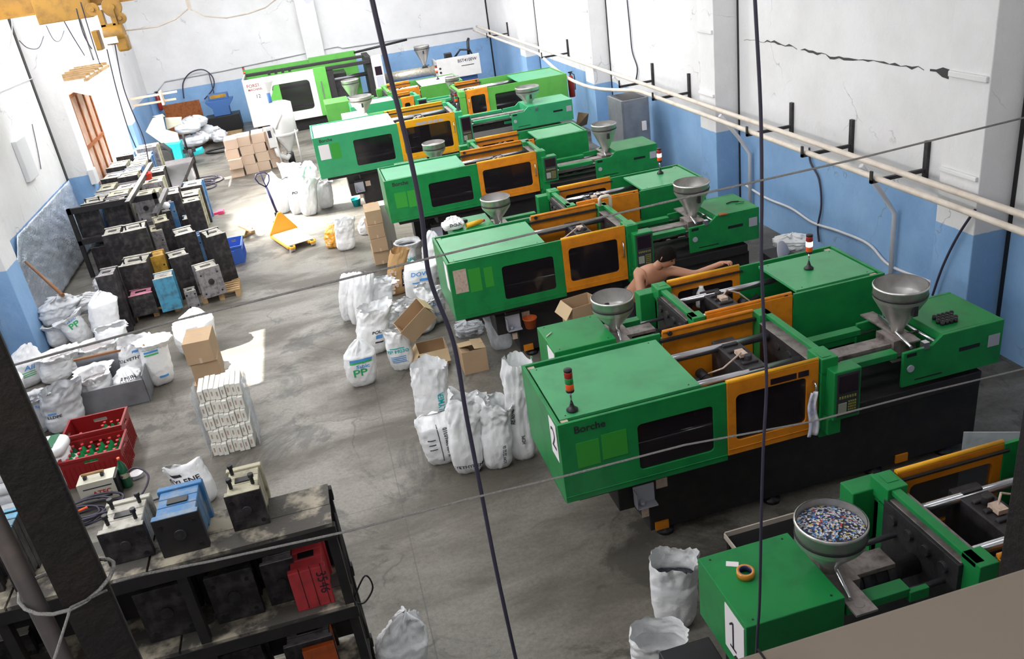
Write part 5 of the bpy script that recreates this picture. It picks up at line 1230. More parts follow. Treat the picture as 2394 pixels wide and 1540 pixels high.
# ------------------------------------------------------------------ mould rack in the lower left
def zc(x, y): return (200+x/3.208, 1060+y/3.208)
def zq(x, y): return (x/4.277, 1180+y/4.277)
RX1, RY0, RY1 = -.44, 4.48, 4.92
rk = empty('mould_rack', (0, 0, 0), 0, 'heavy black mould rack with dirty boards in the lower left corner', 'rack')
for x in (RX1-.06, -1.42, -2.45, -3.3):
    for y in (RY0, RY1-.06):
        b = MB(); b.box(x, x+.06, y, y+.06, 0, 1.58); b.build('upright', M['dark'], rk)
for z, nm in ((1.60, 'top'), (.94, 'middle'), (.26, 'low')):
    for y in (RY0-.012, RY1-.04):
        b = MB(); b.box(-3.3, RX1+.01, y, y+.052, z-.10, z-.012); b.build('shelf_rail', M['dark'], rk)
    for (x0, x1) in ((-3.3, -2.36), (-2.35, -1.56), (-1.55, RX1)):
        b = MB(); b.box(x0, x1-.005, RY0-.005, RY0+.2, z-.012, z+.012); b.box(x0, x1-.008, RY0+.205, RY1, z-.012, z+.012); b.build('shelf_board', M['board'] if 'board' in M else M['shelf'], rk)
b = MB(); b.box(-3.3, RX1, RY1-.004, RY1, .30, 1.50); b.build('shade_sheet', M['dark'], rk)  # dark sheet added to stand for the shade behind the shelves
b = MB()
for z0, z1, y0, y1 in ((.3, 1.5, RY0+.02, RY1-.02), (.3, 1.5, RY1-.02, RY0+.02)): b.cyl((RX1-.01, y0, z0), (RX1-.01, y1, z1), .012, 8)
b.build('end_brace', M['dark'], rk)
b = MB(); b.tube(smooth_path([(RX1, RY0+.05, .95), (RX1+.10, RY0+.1, 1.06), (RX1+.13, RY0+.1, .95), (RX1+.06, RY0+.06, .88), (RX1, RY0+.05, .9)]), .006, 6); tag(b.build('wire_hook', M['black']), 'black wire hooked on the right end of the mould rack', 'wire')
def rmould(TL, TR, BL, zb, d, label, dy=0, **k):
    base = G(*BL, zb+.012); h = max(.16, HT(base, *TL)-zb); c = G(*TR, zb+h)-G(*TL, zb+h); w = math.hypot(c.x, c.y)
    return mould((base.x, max(RY0-.01, min(RY1-.1, base.y))+dy, zb+.013), w, d, h, label, group='moulds on the black rack', **k)
rmould(zc(85, 630), zc(430, 560), zc(180, 850), 1.60, .34, 'mould with white top plates and four pins on the rack top', face='mould', plate='mould_top', studs=4)
rmould(zc(515, 520), zc(870, 435), zc(590, 790), 1.60, .36, 'mould with blue painted top plates on the rack top', face='dark', top='mould_dkblue', plate='mould_dkblue')
rmould(zc(1035, 345), zc(1310, 275), zc(1120, 590), 1.60, .32, 'mould with cream top and a ring bolt, rightmost on the rack top', face='mould', top='mould_cream', plate='mould_cream', studs=3)
rr = rmould(zc(1535, 920), zc(1815, 870), zc(1600, 1190), .94, .34, 'red mould with the chalked number 3546 on the middle shelf', face='mould_red', top='mould_red', plate='mould_red', ring=False, holes=0)
hgt = rr.children[0].dimensions.z; wid = rr.children[0].dimensions.x
b = MB(); text_on(b, '3546', .09, lambda x, y: (.20+y, -.003, .19-x), 0, 0); b.build('chalk_number', M['ink'], rr)
b = MB()
for k in range(1, 4): b.box(.28*k/4, .28*k/4+.004, -.002, 0, .01, .34)
b.build('plate_joint', M['black'], rr)
rmould(zc(1635, 1500), zc(1870, 1450), zc(1690, 1700), .26, .32, 'orange red mould at the bottom edge on the low shelf', face='mould_orange', top='mould_orange', plate='mould_orange', ring=False, holes=0)
rmould(zc(30, 1010), zc(260, 980), zc(90, 1190), .94, .3, 'dark red mould in the shadow of the middle shelf', face='mould_red', top='mould', ring=False)
mould((-1.32, 4.62, .953), .3, .28, .38, 'black mould in the shadow, centre of the middle shelf', group='moulds on the black rack', top='mould')  # extra black moulds among these were added to darken the open shelves
mould((-1.75, 4.62, .953), .32, .26, .40, 'black mould in the shadow near the middle upright of the rack', group='moulds on the black rack', top='mould')
mould((-.98, 4.66, .953), .22, .22, .34, 'narrow black mould left of the red mould on the middle shelf', group='moulds on the black rack', top='mould_grey')
mould((-1.5, 4.62, .273), .38, .26, .42, 'broad black mould on the low shelf under the middle boards', group='moulds on the black rack', top='mould')
mould((-1.0, 4.66, .273), .34, .24, .3, 'black mould on the low shelf left of the orange one', group='moulds on the black rack', top='mould_grey')
mould((-2.33, 4.6, 1.613), .10, .3, .40, 'narrow black mould plate with a light blue edge beside the rusty post', group='moulds on the black rack', top='mould_blue', ring=False, slot=False, holes=0)
mould((-2.72, 4.6, 1.613), .10, .3, .42, 'black mould plate with blue edge at the left picture border', group='moulds on the black rack', top='mould_blue', ring=False, slot=False, holes=0)
mould((-2.6, 4.64, 1.613), .2, .26, .24, 'grimy small mould between the two blue edged plates', group='moulds on the black rack', top='mould_grey')
rmould(zq(20, 1060), zq(430, 970), zq(90, 1250), .94, .3, 'dark mould with a pale top edge at the left picture border', face='mould', top='mould_top')
rmould(zq(20, 1530), zq(330, 1480), zq(60, 1700), .40, .32, 'tan mould with four studs in the lower left corner', face='mould_wood', top='mould_wood', plate='mould_wood', studs=4)

# rusty post with the grey pipe, rope tied round it
px_, py_ = PY(140, 1250, 1.45).x, 1.45
b = MB(); b.box(-.042, .042, -.042, .042, 0, 6.5); po = b.build('rusty_post', M['rusty_post'], None, .006, (px_, py_, 0), .35); tag(po, 'dark rusty steel post rising through the lower left corner', 'post')
b = MB(); b.cyl((px_-.075, py_-.03, 0), (px_-.075, py_-.03, 6.5), .017, 14); tag(b.build('grey_pipe', M['grey_pipe']), 'grey brown pipe running up beside the rusty post', 'pipe')
b = MB()
def loop(z):
    return [(px_-.018+.085*math.cos(t)*1.0, py_-.01+.07*math.sin(t), z+.008*math.cos(t*2)) for t in [2*PI*i/18 for i in range(19)]]
zr = PY(150, 1360, 1.45).z
b.tube(loop(zr), .0038, 6)
b.tube([(px_+.06, py_-.06, zr), PY(165, 1420, 1.32), PY(140, 1500, 1.25), PY(120, 1560, 1.2)], .0026, 6)
ptsB = [(px_+.07, py_-.04, zr)] + [PY(x, y, 1.45+(x-185)/2209*.5) for x, y in ((320, 1345), (500, 1310), (820, 1240), (1100, 1165), (1330, 1110), (1600, 1040), (1900, 985), (2150, 920), (2394, 862), (2600, 810))]
b.tube(ptsB, .003, 6)
tag(b.build('rope', M['rope']), 'pale rope tied round the rusty post and stretched to the right', 'rope')
b = MB(); b.tube([PY(x, y, 1.7) for x, y in ((-200, 915), (0, 862), (400, 752), (820, 648), (1100, 580), (1600, 462), (2000, 372), (2394, 275), (2600, 225))], .0026, 6)
tag(b.build('wire', M['rope']), 'long thin pale wire crossing the hall above the machines', 'wire')
def cabl(px, y, label, r=.0055):
    b = MB(); P = [PY(a, c, y) for a, c in px]; dn = []
    for i in range(len(P)-1):
        p0 = P[max(i-1, 0)]; p1 = P[i]; p2 = P[i+1]; p3 = P[min(i+2, len(P)-1)]
        for k in range(6):
            t = k/6; dn.append(.5*((2*p1) + (p2-p0)*t + (2*p0-5*p1+4*p2-p3)*t*t + (3*p1-p0-3*p2+p3)*t*t*t))
    dn.append(P[-1]); b.tube(dn, r, 8); tag(b.build('hanging_cable', M['cable']), label, 'cable')
cabl(((845, -120), (870, 0), (905, 150), (955, 350), (985, 500), (1005, 650), (1060, 800), (1090, 970), (1125, 1150), (1160, 1330), (1207, 1545), (1230, 1640)), 1.8, 'dark cable hanging in the centre of the picture')
cabl(((1760, -120), (1765, 0), (1778, 250), (1781, 450), (1780, 600), (1786, 760), (1792, 900), (1785, 1040), (1780, 1200), (1776, 1400), (1770, 1495), (1766, 1600)), 1.8, 'dark cable hanging in front of the right wall', .0045)
# beige sheet metal duct and dark post in the lower right
b = MB(); b.box(.25, 1.9, .25, .745, 3.402, 3.9); du = empty('sheet_metal_duct', (0, 0, 0), 0, 'beige sheet metal casing in the lower right corner', 'duct'); b.build('duct_body', M['beige'], du, .006)
for x, y in ((.395, .70), (.425, .715)):
    b = MB(); b.lathe([(.0, .006), (.004, .005), (.006, 0)], (x, y, 3.9), 12); b.build('rivet', M['steel'], du)
for x in (.375, .408):
    b = MB(); b.box(x, x+.003, .25, .747, 3.9, 3.9012); b.build('seam', M['dark'], du)
q = PY(2380, 1180, 1.35)
b = MB(); b.box(-.02, .12, -.03, .06, 3.3-.3, 6.5); tag(b.build('dark_post', M['rusty_post'], None, .004, (q.x+.085, 1.38, 0), 0), 'dark vertical post at the right picture edge', 'post')

# ------------------------------------------------------------------ crane beam and hoist
q = PY(260, 8, 16.); zbm = q.z
cr = empty('crane_beam', (0, 0, 0), 0, 'ochre yellow crane beam crossing the top left corner', 'crane beam')
b = MB(); b.box(-4.94, .9, 15.86, 16.14, zbm, zbm+.03); b.box(-4.94, .9, 15.985, 16.015, zbm+.03, zbm+.42); b.box(-4.94, .9, 15.86, 16.14, zbm+.42, zbm+.45); b.build('beam', M['crane'], cr)
p0 = PY(95, 58, 15.8); p1 = PY(220, 35, 15.8)
b = MB(); b.box(p0.x, p1.x, 15.7, 15.84, p0.z, zbm+.3); b.build('end_carriage', M['crane'], cr, .01)
ho = empty('chain_hoist', (0, 0, 0), 0, 'yellow electric hoist with wheels hanging from the crane beam', 'hoist')
def P15(x, y, d=15.7): return PY(x, y, d)
for (px, py, rr) in ((217, 22, .10), (262, 16, .15), (282, 42, .09)):
    c = P15(px, py); b = MB(); b.cyl((c.x, c.y-.06, c.z), (c.x, c.y+.02, c.z), rr, 20); b.cyl((c.x, c.y-.09, c.z), (c.x, c.y-.06, c.z), rr*.35, 12); b.build('trolley_wheel', M['crane'], ho, .005)
a, c = P15(232, 40), P15(275, 60)
b = MB(); b.box(a.x, a.x+.08, 15.6, 15.75, c.z, a.z+.1); b.box(c.x-.05, c.x+.03, 15.6, 15.75, c.z, a.z+.1); b.box(a.x, c.x, 15.6, 15.7, c.z-.02, c.z+.05); b.build('hanger', M['crane'], ho, .005)
a, c = P15(240, 62), P15(300, 98)
b = MB(); b.cyl((a.x, 15.65, (a.z+c.z)/2), (c.x, 15.65, (a.z+c.z)/2), .15, 20); b.build('motor', M['crane'], ho, .01)
a2, c2 = P15(216, 72), P15(244, 115)
b = MB(); b.box(a2.x, c2.x, 15.55, 15.8, c2.z, a2.z); b.build('gear_box', M['crane'], ho, .01)
b = MB(); b.box(c.x-.16, c.x+.02, 15.52, 15.78, c.z-.12, c.z+.12); b.build('brake_box', M['crane'], ho, .03)
b = MB(); k1, k2 = P15(245, 90), P15(282, 97); b.box(k1.x, k2.x, 15.5, 15.56, k2.z, k1.z+.02); b.build('white_plate', M['paper'], ho)
for pts in (((250, 115), (270, 200), (296, 290), (318, 345)), ((268, 100), (285, 190), (305, 250), (335, 320), (348, 380)), ((178, 20), (195, 80), (215, 115)), ((188, 5), (208, 70), (230, 140), (235, 150)), ((150, 50), (170, 85), (198, 130))):
    b = MB(); b.tube(smooth_path([P15(*p_) for p_ in pts]), .010, 6); b.build('chain', M['cable'], ho)
q = PY(440, 8, 15.9); b = MB(); b.box(q.x-.03, q.x+.03, 15.88, 15.92, q.z-.1, zbm); b.tube([PY(x, y, 15.9) for x, y in ((441, 20), (410, 45), (370, 62), (310, 70), (250, 75))], .012, 6); b.tube([PY(x, y, 15.9) for x, y in ((441, 20), (480, 38), (530, 42), (580, 32), (620, 18), (650, -5))], .012, 6)
tag(b.build('festoon_cable', M['pipe']), 'pale festoon cable hanging in loops from the crane beam', 'cable')
q = PY(720, -2, 20); b = MB(); b.cyl((q.x, 19.95, q.z+.0), (q.x, 20.0, q.z), .09, 20); tag(b.build('wall_clock', M['sticker']), 'small round dial at the top edge before the back wall', 'clock')

# ------------------------------------------------------------------ back left corner
q = G(690, 388)
dr = empty('drying_hopper', (q.x-.05, q.y+.2, 0), 0, 'tall white drying hopper with small feeder in front of the white machine', 'dryer')
b = MB(); b.lathe([(0, 1.62), (.20, 1.60), (.31, 1.55), (.31, .80), (.30, .78), (.07, .40), (.07, .34), (0, .34)], (0, 0, 0), 28); b.build('drum', M['white_mach'], dr)
b = MB(); b.lathe([(.32, .86), (.33, .85), (.33, .80), (.32, .79)], (0, 0, 0), 28); b.lathe([(.03, 1.6), (.05, 1.75), (.17, 2.0), (.17, 2.06), (.16, 2.06), (.15, 2.0), (.03, 1.77)], (-.17, 0, .1), 20); b.build('feeder', M['white_mach'], dr)
b = MB(); b.cyl((-.17, 0, 1.58), (-.17, 0, 1.86), .05, 12); b.build('feeder_neck', M['blue_paint'], dr)
b = MB(); b.box(-.44, -.26, -.22, -.02, .55, 1.05); b.build('control_box', M['white_mach'], dr, .01)
b = MB(); b.box(-.41, -.33, -.225, -.22, .8, .98); b.build('control_face', M['ink'], dr)
b = MB(); b.tube([(-.3, -.1, .6), (-.28, -.15, .35), (-.1, -.1, .2), (0, 0, .3)], .07, 10); b.tube([(.2, -.1, 1.5), (.0, -.3, 1.3), (-.2, -.25, 1.0)], .04, 8); b.build('hose', M['white_mach'], dr)
for x, y in ((-.25, -.2), (.25, -.2), (0, .28)):
    b = MB(); b.cyl((x, y, 0), (x, y, .9), .02, 8); b.build('leg', M['white_mach'], dr)
b = MB(); b.cyl((0, 0, .06), (0, 0, .32), .09, 12); b.build('outlet_block', M['black'], dr)
def poly3(name, pts, th, mt, label, cat):
    b = MB(); P = [Vector(p) for p in pts]; nrm = (P[1]-P[0]).cross(P[2]-P[0]).normalized()*th; n = len(P)
    b.add(P+[p+nrm for p in P], [tuple(range(n)), tuple(range(2*n-1, n-1, -1))]+[(i, n+i, n+(i+1) % n, (i+1) % n) for i in range(n)]); return tag(b.build(name, mt, None, 0), label, cat)
Y = 27.6
fr = empty('cream_casing', (0, 0, 0), 0, 'bent cream sheet metal casing lying on the turquoise machine', 'casing')
def fpl(px, y0, y1, nm='casing_sheet'):
    b = MB(); n = len(px); A = [PY(*p_, y0) for p_ in px]; B_ = [PY(*p_, y1) for p_ in px]
    b.add(A+B_, [tuple(range(n)), tuple(range(2*n-1, n-1, -1))]+[(i, n+i, n+(i+1) % n, (i+1) % n) for i in range(n)]); return b.build(nm, M['fairing'], fr, .01)
fpl(((340, 308), (357, 276), (380, 268), (388, 303), (415, 310), (421, 332), (385, 340)), 24.6, 24.75)
fpl(((355, 272), (380, 266), (386, 272), (379, 276)), 24.7, 25.4)
fpl(((385, 275), (425, 273), (424, 290), (390, 304)), 24.9, 25.0)
q = PY(400, 395, 24.6)
tm = empty('turquoise_machine', (0, 0, 0), 0, 'turquoise painted machine part under the cream casing', 'machine')
def fbox(nm, px, y0, y1, mt, par):
    b = MB(); n = len(px); A = [PY(*p_, y0) for p_ in px]; B_ = [Vector((p.x, y1, p.z)) for p in A]
    b.add(A+B_, [tuple(range(n)), tuple(range(2*n-1, n-1, -1))]+[(i, n+i, n+(i+1) % n, (i+1) % n) for i in range(n)]); return b.build(nm, mt, par, .01)
fbox('body', ((375, 341), (420, 335), (429, 372), (434, 398), (398, 402), (392, 362)), 24.3, 24.9, M['teal_paint'], tm)
fbox('arm', ((436, 362), (470, 348), (476, 358), (450, 366)), 24.6, 25.0, M['teal_paint'], tm)
b = MB(); q = PY(428, 350, 24.2); b.box(q.x-.02, q.x+.3, 24.2, 24.3, .4, .5); b.cyl((q.x+.1, 24.2, .5), (q.x+.1, 24.2, .9), .03); b.cyl((q.x+.15, 24.25, .1), (q.x+.15, 24.25, .5), .08); b.build('fittings', M['black'], tm)
mm = empty('black_motor', (0, 0, 0), 0, 'black motor unit with a yellow dot by the turquoise machine', 'motor')
fbox('motor_body', ((348, 352), (378, 340), (398, 355), (405, 380), (358, 392)), 23.5, 23.9, M['black'], mm)
q = PY(370, 368, 23.45); b = MB(); b.cyl((q.x, 23.46, q.z), (q.x, 23.52, q.z), .06, 14); b.build('yellow_dot', M['yellow'], mm)
q = PY(386, 368, 23.5); b = MB(); b.cyl((q.x, 23.38, q.z), (q.x, 23.6, q.z), .2, 18); b.build('fan_cover', M['black'], mm)
a = PY(388, 270, 29.7); c = PY(482, 290, 29.7); b = MB(); b.box(a.x, c.x, 29.62, 29.66, .02, 1.02); tag(b.build('brown_board', M['rust']), 'rusty brown board leaning on the back wall', 'board')
pq = G(470, 345); pallet((pq.x-1.0, pq.y+.3, 0), 2.2, 1.0, 'dark wooden pallet under the heap of empty sacks at the back')
random.seed(8)
nm_ = ('front left', 'front middle', 'middle', 'rear left', 'rear middle', 'right', 'far right')
for k, (px, py, w_) in enumerate(((452, 322, .7), (470, 330, .6), (478, 300, .7), (440, 290, .7), (452, 278, .8), (506, 312, .5), (520, 332, .42))):
    c = PY(px, py+10, 26.6+.3*(k % 3)); sack((c.x, c.y, max(.14, c.z-.12)), .34, w_, .5, 'crumpled off white empty sack, %s of the heap at the back wall' % nm_[k], style='gather', full=.6, amp=.12, seed=k*3.3, mt='film' if k % 2 else 'film2', group='empty sacks heaped at the back wall', nt=18, na=28)
q = PY(528, 300, 28.4); gr = empty('granulator', (q.x, 28.5, 0), 0, 'black granulator box with a blue funnel on top by the back wall', 'granulator')
b = MB(); b.box(-.55, .5, 0, .7, .06, .55); b.build('black_body', M['black'], gr, .01)
b = MB(); b.prism([(-.25, .56), (.25, .56), (.25, .8), (.42, 1.0), (.42, 1.04), (-.42, 1.04), (-.42, 1.0), (-.25, .8)], .05, .5); b.box(-.3, .3, .12, .42, 1.04, 1.22); b.build('blue_funnel', M['blue_paint'], gr, .01)
b = MB(); b.box(-.25, .25, .11, .4, 1.1, 1.2); b.build('funnel_opening', M['mould_ochre'], gr)
for x in (-.48, .42):
    b = MB(); b.cyl((x, .1, 0), (x, .1, .08), .04); b.cyl((x, .6, 0), (x, .6, .08), .04); b.build('wheel', M['black'], gr)
b = MB()
for (px, py, r_) in ((480, 420, .28), (490, 425, .3), (475, 432, .25), (472, 440, .32)):
    q = G(px, py); b.tube([(q.x+r_*math.cos(t)*1.1, q.y+r_*math.sin(t), .02+.01*math.sin(3*t)) for t in [2*PI*i/24 for i in range(25)]], .02, 6)
tag(b.build('hose_coil', M['cable']), 'grey hose coiled on the floor beyond the mould pile', 'hose')
q = G(520, 352); b = MB(); b.tube([(q.x+.45*math.cos(t), q.y+.3*math.sin(t), .03) for t in [.5+5*i/24 for i in range(25)]], .03, 6); tag(b.build('black_hose', M['black']), 'black hose ring on the floor left of the pale cartons', 'hose')
q = PY(330, 250, 24.5); b = MB(); b.box(-4.5, -3.3, 24.46, 24.5, 1.95, 2.0); b.box(-4.5, -3.4, 24.62, 24.66, 1.75, 1.8); b.box(-3.75, -3.7, 24.4, 24.7, 1.7, 2.05); tag(b.build('wooden_laths', M['card_pale']), 'pale laths sticking out beside the gate tarpaulin', 'lath')

# ------------------------------------------------------------------ small things on and under the machines
def on(px, py, z): return G(px, py, z)
q = on(1743, 1345, 1.362); ta = empty('tape_roll', (q.x, q.y, 1.361), 0, 'amber roll of tape on the green housing of machine 1', 'tape')
b = MB(); b.lathe([(.036, 0), (.050, 0), (.050, .04), (.036, .04), (.036, 0)], n=32); b.build('tape', M['tape'], ta)
b = MB(); b.lathe([(.033, .0), (.036, 0), (.036, .04), (.033, .04), (.033, 0)], n=32); b.build('core', M['navy'], ta)
q = on(1712, 1318, 1.362); b = MB(); b.box(-.035, .035, -.02, .02, 0, .002); tag(b.build('paper_slip', M['paper'], None, 0, (q.x, q.y, 1.3605), -.5), 'white paper slip beside the amber tape roll', 'paper')
q = on(2213, 748, 1.31); 
random.seed(2); hb = []
for j in range(4):
    for i in range(5 if j % 2 else 4):
        x = q.x-.09+.042*i-(.02 if j % 2 else 0)+.012*j; y = q.y-.06+.04*j
        b = MB(); b.cyl((x, y, 1.312), (x, y, 1.345), .018, 12); b.cyl((x, y, 1.345), (x, y, 1.35), .012, 12); tag(b.build('metal_sleeve', M['iron']), 'metal sleeve on the housing of machine 2, %s row, %s from left' % (('front', 'second', 'third', 'back')[j], ords[i]), 'sleeve', 'metal sleeves clustered on the housing of machine 2')
def rag(u, v):
    x = 3.245+(u-.5)*.07*(1.3-.5*v)+.012*math.sin(v*7); return (x, 5.035-.012*math.sin(u*9)-.008*noise.noise((u*3, v*5, 1)), .86+v*.40)
tag(sheet('rag', M['cloth'], rag, 10, 14, None, .004), 'blue and white rag hanging on the door handle of machine 2', 'rag')
q = on(1690, 502, 1.31); b = MB(); b.box(-.05, .05, -.03, .03, 0, .015); tag(b.build('wooden_block', M['rust'], None, .003, (q.x, q.y, 1.311), -.1), 'small brown block on the housing of the brown notice machine', 'block')
q = on(1712, 474, 1.31); b = MB(); b.tube([(q.x-.08, q.y, 1.318), (q.x, q.y+.02, 1.32), (q.x+.08, q.y-.01, 1.318)], .008, 6); b.tube([(q.x+.08, q.y-.01, 1.316), (q.x+.14, q.y-.05, 1.316), (q.x+.1, q.y-.1, 1.316), (q.x, q.y-.08, 1.316)], .003, 5); tag(b.build('tool', M['black']), 'small dark tool with a wire on the housing of the brown notice machine', 'tool')
q = on(1283, 783, 1.362); b = MB(); b.cyl((q.x-.03, q.y-.03, 1.367), (q.x+.035, q.y+.03, 1.367), .006, 8); tag(b.build('marker_pen', M['pipe']), 'short pink and yellow marker lying on the housing of the machine behind machine 2', 'pen')
# strewn end of the fifth machine
q = on(1060, 535, 1.362); sack((q.x, q.y, 1.363), .16, .28, .2, 'printed white bag lying on the end of the bag strewn machine', style='gather', full=.6, amp=.05, seed=3, prints=(('DOW', 'ink', .05, .5, .3),), nt=16, na=26)
q = on(1112, 527, 1.362); e = empty('yellow_bottle', (q.x, q.y, 1.395), .3, 'yellow bottle lying on the bag strewn machine end', 'bottle')
b = MB(); b.cyl((-.13, 0, 0), (.07, 0, 0), .032, 14); b.cyl((.07, 0, 0), (.11, 0, 0), .032, 14, .016); b.build('bottle_body', M['yellow'], e)
b = MB(); b.cyl((.11, 0, 0), (.14, 0, 0), .016, 10); b.build('cap', M['cap_red'], e)
q = on(1085, 527, 1.362); b = MB(); b.box(-.07, .07, -.04, .05, 0, .04); tag(b.build('dark_cloth', M['black'], None, .015, (q.x, q.y+.12, 1.363), .3), 'small dark cloth behind the printed white bag', 'cloth')
# inside machine 3
q = G(1640, 690, 1.25); e = empty('white_jug', (q.x, q.y, 1.13), 0, 'white plastic jug standing inside the open clamp of the machine behind machine 2', 'jug')
b = MB(); b.lathe([(0, 0), (.055, 0), (.06, .02), (.05, .14), (.022, .2), (.022, .22), (0, .22)], n=20); b.build('jug_body', M['film'], e)
q = G(1700, 712, 1.2); b = MB(); b.box(-.09, .09, -.04, .04, 0, .05); b.cyl((-.05, 0, .05), (.06, .02, .07), .02); tag(b.build('red_tool', M['cap_red'], None, .008, (q.x, q.y, 1.1), .4), 'red tool lying inside the clamp of the machine behind machine 2', 'tool')
q = G(1648, 712, 1.2); b = MB(); b.tube([(q.x-.02, q.y, 1.12), (q.x-.02, q.y, 1.28), (q.x+.01, q.y, 1.31), (q.x+.03, q.y, 1.27), (q.x+.03, q.y, 1.12)], .012, 8); tag(b.build('black_hook', M['black']), 'black lifting hook beside the white jug', 'hook')
for c, lab, pxs in ((M['mould_orange'], 'orange rag in the clamp of the brown notice machine', (1430, 535)), (M['mould_orange'], 'second orange rag in the clamp of the brown notice machine, left', (1372, 545))):
    q = G(*pxs, 1.28); b = MB(); b.box(-.07, .07, -.03, .03, 0, .03); tag(b.build('orange_rag', c, None, .012, (q.x, q.y, 1.25), -.4), lab, 'rag')
# red bucket by the brown notice machine and turquoise pot
q = G(1238, 742, .55); pot((q.x, q.y, .42), .085, .13, M['red_pot'] if 'red_pot' in M else M['mould_orange'], 'orange red pot hanging at the base of the brown notice machine')
b = MB(); b.box(q.x-.18, q.x+.38, q.y+.10, q.y+.12, .48, .60); tag(b.build('grey_plate', M['sticker']), 'long grey plate behind the orange red pot', 'plate')
q = G(836, 484); pot((q.x, q.y+.1, 0), .10, .16, M['teal_paint'], 'turquoise pot on the floor left of the carton column')
q = G(858, 462, .1); b = MB(); b.box(-.08, .1, -.05, .06, 0, .12); tag(b.build('orange_box', M['mould_orange'], None, .004, (q.x+.05, q.y+.25, 0)), 'small orange box behind the carton column', 'box')
# tray beside machine 1
q = Vector((2.42, 4.62, 0)); tr = empty('drip_tray', (2.36, 4.42, 0), 0, 'low dark tray with bright rim between machine 1 and machine 2', 'tray')
b = MB(); b.box(0, .76, 0, .42, .28, .285); b.build('tray_floor', M['black'], tr)
for (x0, x1, y0, y1) in ((0, .76, 0, .012), (0, .76, .408, .42), (0, .012, 0, .42), (.748, .76, 0, .42)):
    b = MB(); b.box(x0, x1, y0, y1, .28, .33); b.build('tray_rim', M['pipe'], tr)
for x in (.02, .70):
    for y in (.02, .36): b = MB(); b.box(x, x+.04, y, y+.04, 0, .28); b.build('leg', M['dark'], tr)
# black control box by the sacks of machine 1
q = G(1640, 1520, .55); bb = empty('black_box', (1.32, 3.02, 0), 0, 'black cabinet with white labels under the end of machine 1', 'cabinet')
b = MB(); b.box(0, .34, 0, .62, .05, .66); b.build('cabinet_body', M['black'], bb, .01)
b = MB(); b.box(-.002, 0, .40, .56, .45, .58); b.box(-.002, 0, .2, .3, .38, .50); b.build('paper_label', M['sticker'], bb)
for y in (.04, .54): b = MB(); b.box(.02, .32, y, y+.04, 0, .06); b.build('foot', M['dark'], bb)
# glass sheet and film near machine 2
a, c = G(2255, 995, .9), G(2330, 1025, .9)
q = G(2290, 1025, .75); b = MB(); Mx = Matrix.Translation((q.x-.15, q.y, .0)) @ Matrix.Rotation(-.45, 4, 'Z'); b.box(0, .55, 0, .012, .0, .85, 0, Mx); tag(b.build('clear_sheet', M['clear']), 'clear sheet with a bright edge standing between machine 2 and the machine below it', 'sheet')
def film(u, v): return (3.35+u*.5, 4.86+.28*v, .03+.09*abs(noise.noise((u*4, v*4, 3)))+.04*math.sin(u*7+v*4)**2)
tag(sheet('plastic_film', M['clear'], film, 14, 10, None, .002), 'crumpled clear film on the floor under machine 2', 'film')
for k, (px, py) in enumerate(((1327, 1268), (1275, 1255))):
    pass
# things behind the brown notice machine
q = on(1832, 568, .9); b = MB(); b.lathe([(0, 0), (.17, 0), (.17, .012), (0, .012)], n=28)
o = b.build('round_fan', M['sticker'], None, 0, (q.x, q.y, .75)); o.rotation_euler = (1.2, .3, .6); tag(o, 'white round fan cover leaning behind the machine behind machine 2', 'fan')
b = MB(); b.box(-.16, .16, -.22, .22, 0, .72); b.build
st = empty('side_table', (q.x+.02, q.y+.12, 0), 0, 'dark stand with the fan cover behind the machine behind machine 2', 'stand')
b.build('stand_body', M['dark'], st, .01)
q = G(1357, 285, .3); poly3('cardboard_sheet', [G(1345, 300, .15), G(1372, 290, .15), G(1376, 265, .6), G(1352, 262, .6)], .01, M['card'], 'sheet of cardboard leaning between the green machines by the right wall', 'cardboard')

